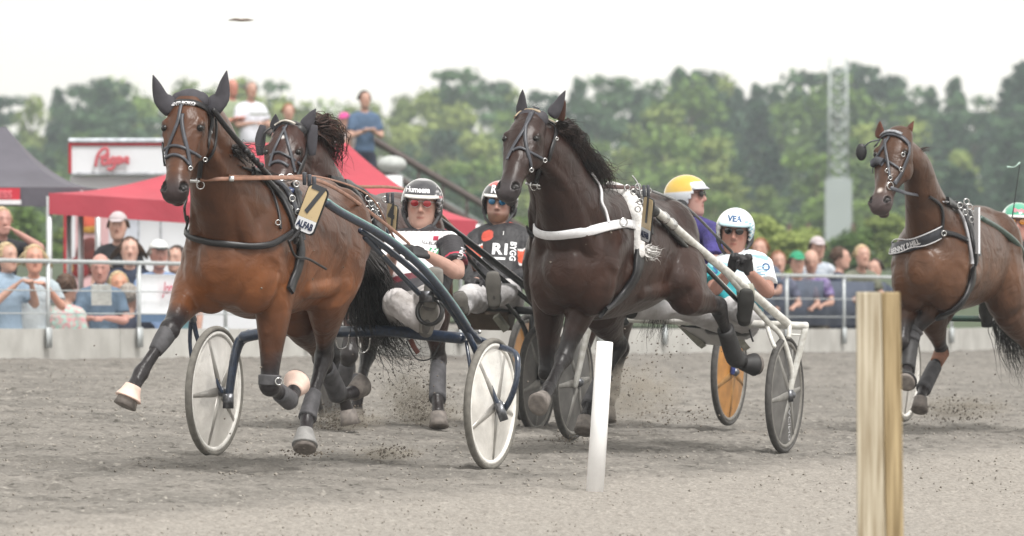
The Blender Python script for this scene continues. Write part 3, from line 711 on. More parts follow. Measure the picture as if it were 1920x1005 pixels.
for x in range(650, 1010, 45):
    y = 235+(x-640)*.57; v, f = cyl(W(x, y+60, DS-.08), W(x, y, DS-.08), .025, 8); put('baluster', v, f, BR, bank)
# floodlight mast: boxed foot and lattice
DM = 290; mast = thing('lattice_mast', W(1572, 490, DM), 'grey steel lattice mast with a boxed lower half, before the wood', 'mast')
v, f = box(W(1572, 413, DM), (25*DM/FP, .3, 78*DM/FP)); put('casing', v, f, mat('mast_casing', '#9aa2a2', .6, var=.05, scale=.6), mast, smooth=False)
P = []; hw = 18
STG = mat('mast_steel', '#a8afae', .5, metal=.3, var=.1)
def mp_(x, y, d=0): return W(x, y, DM)+Vector((0, d, 0))
P = []
for d in (0, .5):
    for x in (1572-hw, 1572+hw): P.append(cyl(mp_(x, 336, d), mp_(1572+(x-1572)*.85, 108, d), .05, 6))
put('legs', *join(P), STG, mast); P = []
ys = list(range(334, 100, -26))
for i, y in enumerate(ys[:-1]):
    for d in (0, .5):
        a = (1572-hw, 1572+hw) if i % 2 else (1572+hw, 1572-hw); P.append(cyl(mp_(a[0], y, d), mp_(a[1], ys[i+1], d), .04, 6)); P.append(cyl(mp_(1572-hw, y, d), mp_(1572+hw, y, d), .035, 6))
        P.append(cyl(mp_(a[1], y, d), mp_(a[0], ys[i+1], d), .03, 6))

for i, y in enumerate(ys):
    for x in (1572-hw, 1572+hw): P.append(cyl(mp_(x, y, 0), mp_(x, y, .5), .03, 6))
lb_ = put('lattice_bracing', *join(P), STG, mast)
# banner on the railing
pb0, pb1 = fpt(262, .03), fpt(352, .03); ban = thing('banner', fz_((pb0+pb1)/2, .1), 'white banner with red script and a blue hem, tied to the railing', 'banner')
def bq(px, h, off=-.0): p = fpt(px, .03+off); return fz_(p, h)
def slab(px0, px1, h0, h1, off, m, nm):
    V = [bq(px0, h0, off), bq(px1, h0, off), bq(px1, h1, off), bq(px0, h1, off)]; V += [p-fn*.004 for p in V]
    return put(nm, V, [(0, 1, 2, 3), (7, 6, 5, 4), (0, 4, 5, 1), (1, 5, 6, 2), (2, 6, 7, 3), (3, 7, 4, 0)], m, ban, smooth=False)
slab(262, 352, .40, .755, 0, mat('banner_white', '#e6e9ee', .7, var=.04), 'banner_cloth'); slab(262, 352, .325, .40, 0, mat('banner_blue', '#56708f', .7, var=.05), 'hem')
v, f = text_mesh('Jordb', .15, bq(316, .63, -.02)+fn*.03, fd, Vector((0, 0, 1)), bold=.003, shear=.25, depth=.001); put('lettering', v, f, mat('rose_print', '#c0566a', .6), ban, smooth=False)
# dark sheeting hung behind the right-hand railing
SH = mat('blue_grey_sheet', '#4c5464', .8, var=.12, scale=3, bump=.4, bscale=6, dist=.03)
sh = thing('windbreak', fz_(fpt(1490, .12), .1), 'slate blue fabric sheeting along the right part of the railing', 'sheeting')
V = []; F = []
for i in range(41):
    px = 1395+i*(1680-1395)/40; p = fpt(px, .10+.02*math.sin(i*1.3)); V += [fz_(p, .30), fz_(p, .80)]
for i in range(40): F.append((2*i, 2*i+2, 2*i+3, 2*i+1))
o = put('fabric', V, F, SH, sh); md = o.modifiers.new('s', 'SOLIDIFY'); md.thickness = .004
# flying bird
bd = thing('bird', W(450, 38, 60), 'small brown bird gliding across the white sky', 'bird')
c = W(452, 38, 60); BRD = mat('bird_brown', '#6b5c50', .8, var=.2, scale=40)
P = [loft([(c+Vector((-.035, -.05, 0)), .006), (c+Vector((-.01, -.02, .002)), .016), (c+Vector((.01, .03, 0)), .014), (c+Vector((.02, .09, -.004)), .005)], seg=10, sub=3),
     loft([(c, .010, .02), (c+Vector((-.05, .01, .010)), .004, .022), (c+Vector((-.105, .03, .0)), .002, .006)], seg=8, up=(0, 0, 1), sub=3), loft([(c, .010, .02), (c+Vector((.05, .02, .006)), .004, .022), (c+Vector((.10, .05, .003)), .002, .006)], seg=8, up=(0, 0, 1), sub=3)]
v, f = remesh(P, .0035, 1); v[:, 2] = c.z+(v[:, 2]-c.z)*.55; put('body', v, f, BRD, bd)
# ------------------------------------------------------------ trees
def leafmat(name, a, b):
    m = bpy.data.materials.new(name); m.use_nodes = True; n = m.node_tree; p = n.nodes['Principled BSDF']
    g = n.nodes.new('ShaderNodeNewGeometry'); r = n.nodes.new('ShaderNodeValToRGB'); oi = n.nodes.new('ShaderNodeObjectInfo')
    tcn = n.nodes.new('ShaderNodeTexCoord'); t = n.nodes.new('ShaderNodeTexNoise'); t.inputs['Scale'].default_value = .9; n.links.new(tcn.outputs['Object'], t.inputs[0])
    ad = n.nodes.new('ShaderNodeMath'); ad.operation = 'MULTIPLY_ADD'; n.links.new(oi.outputs['Random'], ad.inputs[0]); ad.inputs[1].default_value = .5; n.links.new(t.outputs[0], ad.inputs[2])
    r.color_ramp.elements[0].color = (*lin(a), 1); r.color_ramp.elements[1].color = (*lin(b), 1); r.color_ramp.elements[0].position = .4; r.color_ramp.elements[1].position = 1.1 if False else 1.0
    n.links.new(ad.outputs[0], r.inputs[0]); n.links.new(r.outputs[0], p.inputs['Base Color']); p.inputs['Roughness'].default_value = .7; p.inputs['Specular IOR Level'].default_value = .2
    return m
LV = {'birch': leafmat('leaves_birch', '#50642f', '#929f58'), 'pine': leafmat('leaves_pine', '#263d2e', '#4d6844'), 'oak': leafmat('leaves_broad', '#3a522a', '#728b44'), 'spruce': leafmat('leaves_spruce', '#1c3226', '#3a5538')}
BARK = mat('bark', '#5a4c40', .9, var=.3, scale=4)
def crown_mesh(kind, seed, Hh, sc=1.0, nn=75):
    r = random.Random(seed); V = []; F = []; clumps = []
    if kind == 'spruce':
        for i in range(60):
            t = i/60; a = i*2.4; rad = Hh*.20*(1-t)**.8+.15
            clumps.append((Vector((math.cos(a)*rad*.7, math.sin(a)*rad*.7, Hh*(.12+.86*t))), (.55*rad+.25, .55*rad+.25, .35)))
    elif kind == 'pine':
        for i in range(26):
            a = r.random()*6.28; h = r.uniform(.5, 1); rad = Hh*.22*math.sqrt(r.random())*(1.25-.6*(h-.5)*2*.6)
            clumps.append((Vector((math.cos(a)*rad, math.sin(a)*rad, Hh*h*.95)), (r.uniform(.9, 1.7), r.uniform(.9, 1.7), r.uniform(.45, .8))))
    else:
        n = 40; wd = .15 if kind == 'birch' else .24
        for i in range(n):
            h = r.uniform(.15, 1); prof = math.sin(math.pi*min(1, (h-.02)*.97))**.75*(1.15-.45*h); a = r.random()*6.28; rad = Hh*wd*prof*math.sqrt(r.random())*1.15
            s = r.uniform(.7, 1.5)*(1 if kind == 'birch' else 1.25)*sc; clumps.append((Vector((math.cos(a)*rad, math.sin(a)*rad, Hh*h*.96)), (s, s, s*.8)))
    for c, s in clumps:
        for k in range(nn if kind != 'spruce' else 34):
            d = Vector((r.gauss(0, 1), r.gauss(0, 1), r.gauss(0, 1))).normalized()*(r.random()**.4)
            p = c+Vector((d.x*s[0], d.y*s[1], d.z*s[2])); q = r.uniform(.14, .34)*sc
            n_ = (d+Vector((r.gauss(0, .6), r.gauss(0, .6), r.gauss(0, .6)+.4))).normalized(); u = n_.orthogonal().normalized()*q; v_ = n_.cross(u.normalized())*q*.8
            o = len(V); V += [p-u, p-v_*.9, p+u*1.1, p+v_]; F.append((o, o+1, o+2, o+3))
    me = mesh_from(V, F, kind+'_crown'); me.materials.append(LV[kind]); me.polygons.foreach_set('use_smooth', np.zeros(len(F), bool)); return me
TM = {}
for kd in LV:
    for s in range(3): TM[kd, s] = crown_mesh(kd, 10+s*7+len(kd), 14)
v, f = loft([(Vector((0, 0, -.3)), .24), (Vector((.05, 0, 5)), .17), (Vector((0, .1, 9)), .11), (Vector((.05, 0, 13)), .04)], seg=8, sub=2)
lb = [loft([(Vector((0, 0, h)), .06), (Vector((math.cos(h*2.1)*1.2, math.sin(h*2.1)*1.2, h+1.0)), .03)], seg=5, sub=1) for h in (4, 5.5, 7, 8.2, 9.5, 10.6)]
v, f = join([(v, f)]+lb); TRK = mesh_from(v, f, 'trunk'); TRK.materials.append(BARK)
prof = [(-40, 168), (0, 170), (60, 182), (110, 160), (150, 150), (190, 128), (225, 150), (262, 178), (300, 165), (345, 150), (400, 160), (460, 150), (500, 138), (530, 180), (570, 195), (620, 190), (660, 192), (700, 195), (760, 180), (800, 165), (835, 148), (872, 114), (905, 140), (950, 160), (1000, 158), (1040, 172), (1085, 140), (1130, 128), (1165, 150), (1200, 165), (1240, 138), (1275, 122), (1320, 112), (1350, 140), (1385, 160), (1420, 152), (1455, 168), (1500, 122), (1545, 108), (1600, 104), (1640, 128), (1680, 165), (1715, 150), (1745, 158), (1790, 140), (1830, 168), (1860, 200), (1890, 140), (1915, 110), (1950, 130)]
def ptop(x):
    for (a, b), (c, d) in zip(prof, prof[1:]):
        if a <= x <= c: return b+(d-b)*(x-a)/(c-a)
    return 170
KL = {'birch': 'pale green birch', 'pine': 'dark blue-green pine', 'oak': 'mid green broadleaved tree', 'spruce': 'dark pointed spruce'}
rt = random.Random(11); NT = 0
def tree(px, top, D, kd, s, wide=1.0, place=''):
    global NT
    hz = CH-(top-HY)*D/FP; base = -1.3; h = hz-base; k = h/14
    r = thing(kd+'_tree' if kd != 'oak' else 'broadleaf_tree', Vector(((px-960)*D/FP, D, base)), place, 'tree', 'trees of the wood behind the track')
    c = bpy.data.objects.new('crown', TM[kd, s]); t = bpy.data.objects.new('trunk', TRK)
    for o in (t, c):
        COL.objects.link(o); o.parent = r; o.scale = (k*wide, k*wide, k); o.rotation_euler = (0, 0, rt.random()*6.28)
    return r
def zone(px):
    for lim, nm in ((280, 'above the charcoal tent'), (470, 'behind the leading horse'), (700, 'beside the viewing ramp'), (960, 'above the red-lensed driver'), (1200, 'behind the white-strapped horse'), (1480, 'above the white and blue helmet'), (1660, 'beside the lattice mast')):
        if px < lim: return nm
    return 'behind the rightmost horse'
for i, (x, y) in enumerate(prof):
    kd = 'pine' if (x in (872, 905, 1320, 1600, 1640, 1545, 1500, 150, 500, 1240, 1130)) else ('spruce' if x in (1455, 1890, 1915, 1745, 1085, 1200, 1385, 835, 1040, 110, 1420, 1680, 1790, 1275) else rt.choice(['birch', 'birch', 'birch', 'oak', 'pine']))
    tree(x, y, rt.uniform(590, 640), kd, i % 3, rt.uniform(.8, 1.05), 'tall %s on the skyline %s' % (KL[kd], zone(x)))
for row, (D0, lo, hi, n, wd) in enumerate(((560, 30, 75, 34, 1.15), (500, 80, 150, 30, 1.3), (430, 150, 215, 24, 1.45), (360, 215, 262, 20, 1.7))):
    for i in range(n):
        x = -60+(2040/n)*(i+rt.random()*.8); y = ptop(x)+rt.uniform(lo, hi)
        kd = rt.choice(['birch', 'oak', 'birch', 'pine', 'birch', 'spruce', 'birch'] if 300 < x < 1500 else ['pine', 'oak', 'birch', 'spruce', 'oak'])
        tree(x, min(y, 440), D0+rt.uniform(-15, 15), kd, rt.randrange(3), wd*rt.uniform(.9, 1.15), '%s %s %s' % (KL[kd], ('high in the wood', 'midway down the wood', 'low in the wood', 'at the foot of the wood')[row], zone(x)))
# shrubs in front of the wood
SHM = crown_mesh('oak', 77, 3.0, .3, 200); SHB = crown_mesh('birch', 78, 3.0, .3, 200); rt2 = random.Random(4)
bx_ = [(-40+i*78+rt2.uniform(-15, 15), rt2.uniform(385, 435), rt2.uniform(185, 225)) for i in range(27)]+[(1430, 398, 182), (1395, 425, 176), (1480, 430, 176)]
for i, (x, y, D) in enumerate(bx_):
    h = CH-(y-HY)*D/FP+.5; r = thing('shrub', Vector(((x-960)*D/FP, D, -.5)), 'rounded bush at the foot of the wood %s' % zone(x), 'bush', 'bushes at the foot of the wood')
    k = h/3; v, f = loft([(Vector((0, 0, -.2)), .12), (Vector((0, 0, 1.6)), .06)], seg=6, sub=1)
    put('stem', [q+r.location for q in v], f, BARK, r)
    o = bpy.data.objects.new('foliage', (SHB, SHM)[i % 2] if i < 27 else SHB); COL.objects.link(o); o.parent = r; o.scale = (k*1.7, k*1.7, k*.98); o.rotation_euler = (0, 0, i)
# meadow beyond the barrier
V = []; F = []; xs = [-500, -100, -20, -6, 0, 6, 20, 100, 500]; ys = [98, 120, 160, 240, 400, 700, 1200]
for y in ys:
    for x in xs: V.append(Vector((x, y, ground_z(x, y)+.035-(0 if y < 130 else min(1.6, (y-120)*.012)) + (0 if y < 130 else 1.0*0))))
for j in range(len(ys)-1):
    for i in range(len(xs)-1): a = j*len(xs)+i; F.append((a, a+1, a+1+len(xs), a+len(xs)))
o = put('meadow', [Vector((q.x, q.y, ground_z(q.x, q.y)+.035)) for q in V], F, mat('meadow_green', '#37452a', .95, var=.3, scale=.4), smooth=False); o['kind'] = 'structure'
# ------------------------------------------------------------ haze
hz = bpy.data.materials.new('haze'); hz.use_nodes = True; n = hz.node_tree; n.nodes.clear()
o_ = n.nodes.new('ShaderNodeOutputMaterial'); pv = n.nodes.new('ShaderNodeVolumePrincipled'); pv.inputs['Density'].default_value = .00032; pv.inputs['Color'].default_value = (.84, .92, 1, 1)
pv.inputs['Anisotropy'].default_value = 0; n.links.new(pv.outputs[0], o_.inputs['Volume'])
v, f = box((0, 330, 11), (1000, 400, 14)); ho = put('haze', v, f, hz, smooth=False); ho['kind'] = 'stuff'
# ---- the four horses' materials
COAT = vmat('bay_coat', rough=.36, bump=.35, bscale=120, dist=.002, var=.22, scale=9, spec=.34, big=.42, coat=.0)
COATD = vmat('dark_coat', rough=.38, bump=.35, bscale=120, dist=.002, var=.24, scale=9, spec=.34, big=.42, coat=.0)
LEA = mat('black_leather', '#1d1c1f', .42, var=.3, scale=30, bump=.2)
LEG_ = mat('grey_leather', '#3a3b42', .45, var=.3, scale=30, bump=.2)
BROWNL = mat('tan_leather', '#8a6350', .5, var=.25, scale=30)
STEEL = mat('steel', '#c9c9c9', .25, metal=1, var=.15, scale=40)
BOOTG = mat('dusty_boot', '#4d4c4f', .7, var=.3, scale=22, bump=.4, bscale=50)
PINK = mat('pink_rubber', '#d8bdb0', .55, var=.2, scale=15, bump=.2)
NEO = mat('ear_neoprene', '#3c3a40', .75, var=.15, scale=30, bump=.15, bscale=200)
h7 = horse(dict(name='h7', o=Vector(((506-960)*38.8/FP, 38.8, .0)), deg=20, zo=.04, gz=.03, coat='#4d2f1e', lightc='#7e4c2a', points='#262224', muzzle='#2f282a', mat=COAT, lu=1.0, hm=[(.575, -.065, .058, .022, '#cfcac6'), (.595, -.06, .04, .018, '#bdb6b2')],
    poll=(1.10, .0, 1.905), yaw=15, pitch=27, hk=.905, label='bay racehorse with black ear covers and number 7 plate, leading at the left', group='racing trotters',
    legs=dict(RF=dict(px=[(318, 618, 1), (264, 700, 1), (246, 733, 1), (232, 752, 1)], at=(.44, -.235, .98), sole=(-.38, -.2, -.9)),
              LF=dict(px=[(505, 722, 1), (545, 752, -1), (553, 728, -1), (556, 712, -1)], at=(.36, .17, .95), toe=(.2, .9, .3)),
              LH=dict(px=[(608, 665, -1), (577, 780, 1), (572, 815, 1), (571, 835, 1)], st=(618, 545, 1), toe=(0, -.2, -1)),
              RH=dict(px=[(603, 668, -1), (635, 742, -1), (664, 735, -1), (672, 722, -1)], st=(566, 585, 1), toe=(.5, .5, .2)))))
def ho(px, D): return Vector(((px-960)*D/FP, D, 0))
h1 = horse(dict(name='h1', o=ho(1138, 42.6), deg=22, zo=-.02, coat='#2b1a15', lightc='#382219', points='#1c191a', muzzle='#3a3537', mat=COATD, lu=1.0,
    poll=(1.08, -.04, 1.925), yaw=23, pitch=38, hk=.90, label='dark brown racehorse with white breast strap and number 1 plate', group='racing trotters',
    hm=[(.085, .085, .03, .017, '#c9c4c0')],
    legs=dict(LF=dict(px=[(1058, 668, 1), (1030, 728, 1), (1018, 748, 1), (1010, 762, 1)], at=(.42, .06, .98), toe=(-.3, -.9, -.1)),
              RF=dict(px=[(1026, 700, 1), (1040, 690, -1), (1044, 660, -1), (1044, 650, -1)], at=(.38, -.20, .96), toe=(.2, .9, .3)),
              LH=dict(px=[(1347, 575, -1), (1376, 668, -1), (1398, 682, -1), (1414, 688, -1)], st=(1282, 545, 1), toe=(.9, .4, .1)),
              RH=dict(px=[(1160, 648, -1), (1108, 755, 1), (1098, 785, 1), (1093, 806, 1)], st=(1130, 575, 1), toe=(0, -.5, -.9)))))
h4 = horse(dict(name='h4', o=ho(672, 45.0), deg=20, zo=-.02, coat='#37201a', lightc='#442920', points='#2a2626', muzzle='#2e2624', mat=COAT, lu=1.0,
    poll=(1.08, -.02, 1.885), yaw=16, pitch=34, hk=.95, label='brown racehorse with black ear hood and side blinkers, partly hidden behind the leading horse', group='racing trotters',
    hm=[(.10, .085, .0, .022, '#d5d2d0')],
    legs=dict(LF=dict(px=[(655, 665, 1), (640, 735, -1), (652, 770, -1), (660, 795, 1)], at=(.40, .17, .95)),
              RF=dict(px=[(622, 665, 1), (636, 742, -1), (664, 730, -1), (672, 715, -1)], at=(.40, -.15, .96), toe=(.3, .9, .3)),
              LH=dict(px=[(822, 672, -1), (820, 745, 1), (822, 775, 1), (824, 796, 1)], st=(812, 560, 1), toe=(0, -.2, -1)),
              RH=dict(px=[(690, 660, -1), (672, 735, 1), (668, 770, 1), (664, 795, 1)], st=(700, 565, 1), toe=(0, -.2, -1)))))
h2 = horse(dict(name='h2', o=ho(1110, 46.4), deg=20, zo=-.05, coat='#2a1913', lightc='#2f1d16', points='#221e1d', mat=COATD, low=True,
    poll=(.95, .20, 1.72), yaw=5, pitch=34, hk=.95, label='brown racehorse almost hidden behind the white-strapped horse', group='racing trotters',
    legs=dict(RF=dict(px=[(1030, 660, 1), (1040, 720, -1), (1060, 735, -1), (1066, 725, -1)], at=(.38, -.14, .96), toe=(.3, .9, .3)),
              LF=dict(px=[(1085, 680, 1), (1080, 755, 1), (1078, 785, 1), (1076, 800, 1)], at=(.38, .17, .96)),
              LH=dict(px=[(1165, 655, -1), (1150, 735, -1), (1140, 765, 1), (1138, 785, 1)], st=(1160, 570, 1)),
              RH=dict(px=[(1090, 660, -1), (1105, 740, -1), (1115, 765, 1), (1118, 785, 1)], st=(1095, 570, 1)))))
hR = horse(dict(name='hR', o=ho(1784, 48.6), deg=20, zo=-.01, coat='#452d1f', lightc='#5f402c', points='#2b2728', muzzle='#483f40', mat=COAT, lu=1.0,
    poll=(1.06, -.06, 2.02), yaw=30, pitch=34, roll=3, hk=1.03, S=.94, nt=.84, neck=[(.38, 1.26, .215, .30), (.53, 1.42, .165, .235), (.70, 1.62, .118, .165), (.85, 1.80, .095, .135)], label='brown racehorse with round black blinkers and lettered black breast strap, at the right edge', group='racing trotters',
    hm=[(.49, .055, .0, .026, '#cfc6c0'), (.60, -.05, .02, .02, '#b9a49a')],
    legs=dict(LF=dict(px=[(1712, 622, 1), (1701, 690, 1), (1699, 706, 1), (1698, 716, 1)], at=(.38, .17, .99), toe=(0, -.9, -.4)),
              RF=dict(px=[(1690, 640, 1), (1694, 700, -1), (1700, 690, -1), (1702, 680, -1)], at=(.38, -.18, .96), toe=(0, .9, .3)),
              RH=dict(px=[(1766, 660, -1), (1732, 728, 1), (1726, 748, 1), (1722, 762, 1)], st=(1745, 575, 1), toe=(0, -.3, -1)),
              LH=dict(px=[(1935, 660, -1), (1965, 740, -1), (1985, 750, -1), (1995, 745, -1)], st=(1890, 580, 1), toe=(.8, .5, .2)))))
open('/tmp/dbg.txt','w').write('\n'.join(map(str,DBG)))
# ------------------------------------------------------------ people
class PHead:
    """human head frame: o between the ears, f face direction, u up, r to the image side of the person's left"""
    def __init__(s, o, yaw, pitch=0, roll=0):
        # yaw 0 faces the camera (-Y); positive turns the face towards +X
        m = Matrix.Rotation(R(yaw), 3, 'Z') @ Matrix.Rotation(R(pitch), 3, 'X') @ Matrix.Rotation(R(roll), 3, 'Y')
        s.f = m @ Vector((0, -1, 0)); s.u = m @ Vector((0, 0, 1)); s.r = m @ Vector((1, 0, 0)); s.o = Vector(o)
    def p(s, f, r, u): return s.o+s.f*f+s.r*r+s.u*u
def face_parts(H, low=False):
    rows = [(-.130, .052, .018, .022), (-.120, .040, .048, .042), (-.098, .026, .068, .060), (-.065, .012, .082, .070), (-.03, .004, .091, .076), (0, .0, .095, .079), (.035, -.006, .099, .080),
            (.07, -.012, .094, .073), (.10, -.016, .072, .057), (.122, -.018, .03, .025)]
    A = catmull(rows, 2); seg = 20; V = []; F = []
    for u, fc, d, wd in A:
        for k in range(seg):
            t = 2*math.pi*k/seg; V.append(H.p(fc+d*math.cos(t), wd*math.sin(t), u))
    for i in range(len(A)-1):
        for k in range(seg):
            k2 = (k+1) % seg; F.append((i*seg+k, i*seg+k2, (i+1)*seg+k2, (i+1)*seg+k))
    F.append(tuple(range(seg))); F.append(tuple((len(A)-1)*seg+k for k in range(seg)))
    X, Y, Z = H.r, H.f, H.u
    P = [(V, F)]
    P.append(loft([(H.p(.088, 0, .022), .009, .010), (H.p(.102, 0, -.005), .010, .012), (H.p(.112, 0, -.026), .014, .013)], seg=8, up=H.f))
    P.append(blob(H.p(.094, .012, -.030), .009)); P.append(blob(H.p(.094, -.012, -.030), .009))
    P.append(blob(H.p(.086, 0, .040), (.045, .014, .010), X, Y, Z))
    P.append(blob(H.p(.086, 0, -.056), (.024, .012, .0055), X, Y, Z)); P.append(blob(H.p(.085, 0, -.069), (.021, .012, .0065), X, Y, Z))
    P.append(blob(H.p(.076, 0, -.105), (.022, .018, .016), X, Y, Z))
    for s in (-1, 1):
        P.append(blob(H.p(.058, s*.040, -.020), (.022, .022, .018), X, Y, Z))
        P.append(blob(H.p(-.008, s*.080, -.005), (.008, .018, .031), X, Y, Z))
    return P
def hand_parts(wr, d, n, curl=50, side=1, k=1.0, grow=0.0, fingers=True):
    """wr wrist, d along the hand, n back-of-hand normal, side: where the thumb lies along d x n"""
    d = d.normalized(); n = (n-d*n.dot(d)).normalized(); s = d.cross(n)*side; g = grow; P = []
    palm = wr+d*.045*k
    P.append(loft([(wr-d*.01, .024*k+g, .019*k+g), (wr+d*.03*k, .034*k+g, .015*k+g), (wr+d*.085*k, .038*k+g, .013*k+g)], seg=12, up=n, sub=2))
    for i, (off, L_) in enumerate(((.029, .070), (.010, .079), (-.010, .074), (-.028, .058))):
        p = wr+d*.085*k+s*off*k; a = 0; nodes = [(p-d*.015, .0088*k+g)]
        dd = d.copy()
        for j, q in enumerate((.42, .32, .26)):
            dd = Matrix.Rotation(0, 3, 'X') @ dd
            a += R(curl+(6 if i % 2 else -6))*(.75 if j == 0 else 1); dd = d*math.cos(a)-n*math.sin(a)
            nodes.append((p.copy(), .0090*k+g)); p = p+dd*(L_*q*k)
        nodes.append((p, .0068*k+g)); P.append(loft(nodes, seg=8, sub=1, up=n))
    t0 = wr+d*.025*k+s*.030*k; t1 = t0+(d*.6+s*.75-n*.3).normalized()*.036*k; t2 = t1+(d*.85+s*.05-n*.5).normalized()*.032*k; t3 = t2+(d*.7-s*.25-n*.6).normalized()*.024*k
    P.append(loft([(t0, .014*k+g), (t1, .0108*k+g), (t2, .0098*k+g), (t3, .0075*k+g)], seg=8, sub=1, up=n))
    return P
def limb(a, b, d, r, up, seg=12):
    """r: 5 radii start, mid, joint, mid, end"""
    return loft([(a, r[0]), (a.lerp(b, .45), r[1]), (b, r[2]), (b.lerp(d, .4), r[3]), (d, r[4])], seg=seg, sub=3, up=up)
SKIN = vmat('skin', rough=.55, bump=.15, bscale=300, dist=.001, var=.08, scale=30)
def cloth(name, col, **k):
    k.setdefault('rough', .85); k.setdefault('var', .12); k.setdefault('scale', 6); k.setdefault('bump', .8); k.setdefault('bscale', 11); k.setdefault('dist', .03)
    return mat(name, col, **k)
def person(c):
    """c: joints in world space under keys nb (neck base), ch, wa, pe, sL sR eL eR wL wR hL hR kL kR aL aR tL tR and head (o,yaw,pitch,roll); L is the side at the picture's right"""
    J = c['J']; H = PHead(*c['head']); vox = c.get('vox', .0065); K = c.get('k', 1.0)
    fwd = c.get('fwd') or Vector((0, -1, 0)); fwd = Vector(fwd).normalized()
    sv = (J['sL']-J['sR']).normalized(); body = face_parts(H)
    fat = c.get('fat', 1.0)
    tor = [(J['pe'], .155*K*fat, .115*K*fat), (J['wa'], .145*K*fat, .108*K*fat), (J['ch'], .168*K, .118*K*fat), (J['ch'].lerp(J['nb'], .62), .155*K, .098*K), (J['nb'], .075*K, .065*K)]
    upv = fwd
    body.append(loft(tor, seg=22, up=upv, sub=4, power=.9))
    body.append(loft([(J['nb']-H.u*.03, .062*K), (H.p(-.01, 0, -.085), .052*K), (H.p(-.01, 0, -.02), .05*K)], seg=14, up=fwd, sub=2))
    body.append(loft([(J['sR'], .048*K), (J['ch'].lerp(J['nb'], .8), .062*K), (J['sL'], .048*K)], seg=12, sub=2, up=(0, 0, 1)))
    arms = {}
    for s in 'LR':
        if 'w'+s not in J: continue
        a = limb(J['s'+s], J['e'+s], J['w'+s], [x*K for x in (.055, .047, .040, .041, .027)], fwd); body.append(a)
        d = (J['w'+s]-J['e'+s]).normalized(); hn = Vector(c.get('hn'+s, (0, -.3, 1))); hd = Vector(c.get('hd'+s, d)); arms[s] = (hd, hn)
        body += hand_parts(J['w'+s], hd, hn, c.get('curl', 55), 1 if s == 'L' else -1, K)
    for s in 'LR':
        if 'k'+s in J:
            body.append(limb(J['h'+s], J['k'+s], J['a'+s], [x*K for x in (.085, .075, .056, .052, .036)], fwd))
            if 't'+s in J: body.append(loft([(J['a'+s]-(J['t'+s]-J['a'+s])*.25, .034, .03), (J['a'+s].lerp(J['t'+s], .5), .042, .03), (J['t'+s], .036, .018)], seg=12, up=fwd))
    co, fs = remesh(body, vox, 2 if vox < .01 else 1)
    sk = np.array(lin(c.get('skin', '#a87866'))); cols = np.tile(sk, (len(co), 1))
    def tint(pt, r, colr, am):
        nonlocal cols
        m = np.clip(1-(np.linalg.norm(co-np.array(pt), axis=1)/r)**2, 0, 1)[:, None]*am; cols = cols*(1-m)+np.array(lin(colr))*m
    tint(H.p(.11, 0, -.03), .03, '#a0604f', .4)
    for s_ in (-1, 1): tint(H.p(.08, s_*.045, -.02), .03, '#a8604e', .35); tint(H.p(.088, s_*.032, .020), .018, '#6b4a40', .5); tint(H.p(.095, s_*.030, .045), .014, '#4a362c', .6)
    for x in (-.018, -.009, 0, .009, .018): tint(H.p(.096, x, -.0625), .010, '#8a4f45', .7)
    if c.get('beard'): 
        for a in np.linspace(-1.3, 1.3, 11): tint(H.p(.018+.072*math.cos(a), .066*math.sin(a), -.092), .040, c['beard'], .85)
    root = thing('person', c.get('base', J['pe']), c['label'], 'person', c.get('group'))
    b = put('body', co, fs, SKIN, root, cols=cols)
    g = .011
    # clothes: shells that follow the body
    if c.get('shirt'):
        P = [loft([(p, a+g, d+g) for p, a, d in (tor if c.get('tuck') else [(J['pe']-(J['wa']-J['pe'])*.15, .165*K*fat, .13*K*fat)]+tor[1:])[:4]]+[(J['ch'].lerp(J['nb'], .92), .085*K+g, .072*K+g)], seg=26, up=upv, sub=4, power=.9, capk=.15),
             loft([(J['sR'], .056*K+g), (J['ch'].lerp(J['nb'], .74), .070*K+g), (J['sL'], .056*K+g)], seg=14, sub=2, up=(0, 0, 1))]
        if c.get('collar'): P.append(loft([(J['nb']-H.u*.03, .075*K+g), (J['nb'].lerp(H.p(-.01, 0, -.1), .55), .066*K+g*.6)], seg=16, up=fwd, sub=1, capk=.05))
        for s in 'LR':
            if 'w'+s not in J: continue
            if c.get('sleeve', 'short') == 'short':
                q = J['s'+s].lerp(J['e'+s], .72); P.append(loft([(J['s'+s], .058*K+g), (J['s'+s].lerp(q, .6), .056*K+g), (q, .060*K+g)], seg=14, up=fwd, sub=2, capk=.05))
            else: P.append(limb(J['s'+s], J['e'+s], J['e'+s].lerp(J['w'+s], .93), [x*K+g for x in (.058, .052, .048, .044, .034)], fwd))
        sc, sf = remesh(P, vox*1.15, 3)
        cl = None; sm = c['shirt']
        if c.get('shirtcols'):
            cl = c['shirtcols'](sc, J, H); 
        so = put('shirt', sc, sf, sm, root, cols=cl); c['_shirtT'] = bvh(sc, sf); c['_shirt'] = so
    if c.get('pants') and 'kL' in J:
        P = [loft([(J['pe'].lerp(J['wa'], .45), .150*K*fat+g*.7, .112*K*fat+g*.7), (J['pe'], .160*K*fat+g, .122*K*fat+g), (J['hL'].lerp(J['hR'], .5), .15*K*fat+g, .11*K*fat+g)], seg=22, up=upv, sub=2)]
        for s in 'LR': P.append(limb(J['h'+s], J['k'+s], J['k'+s].lerp(J['a'+s], .9), [x*K+g*1.3 for x in (.092, .082, .064, .058, .044)], fwd))
        sc, sf = remesh(P, vox*1.2, 3); put('trousers', sc, sf, c['pants'], root)
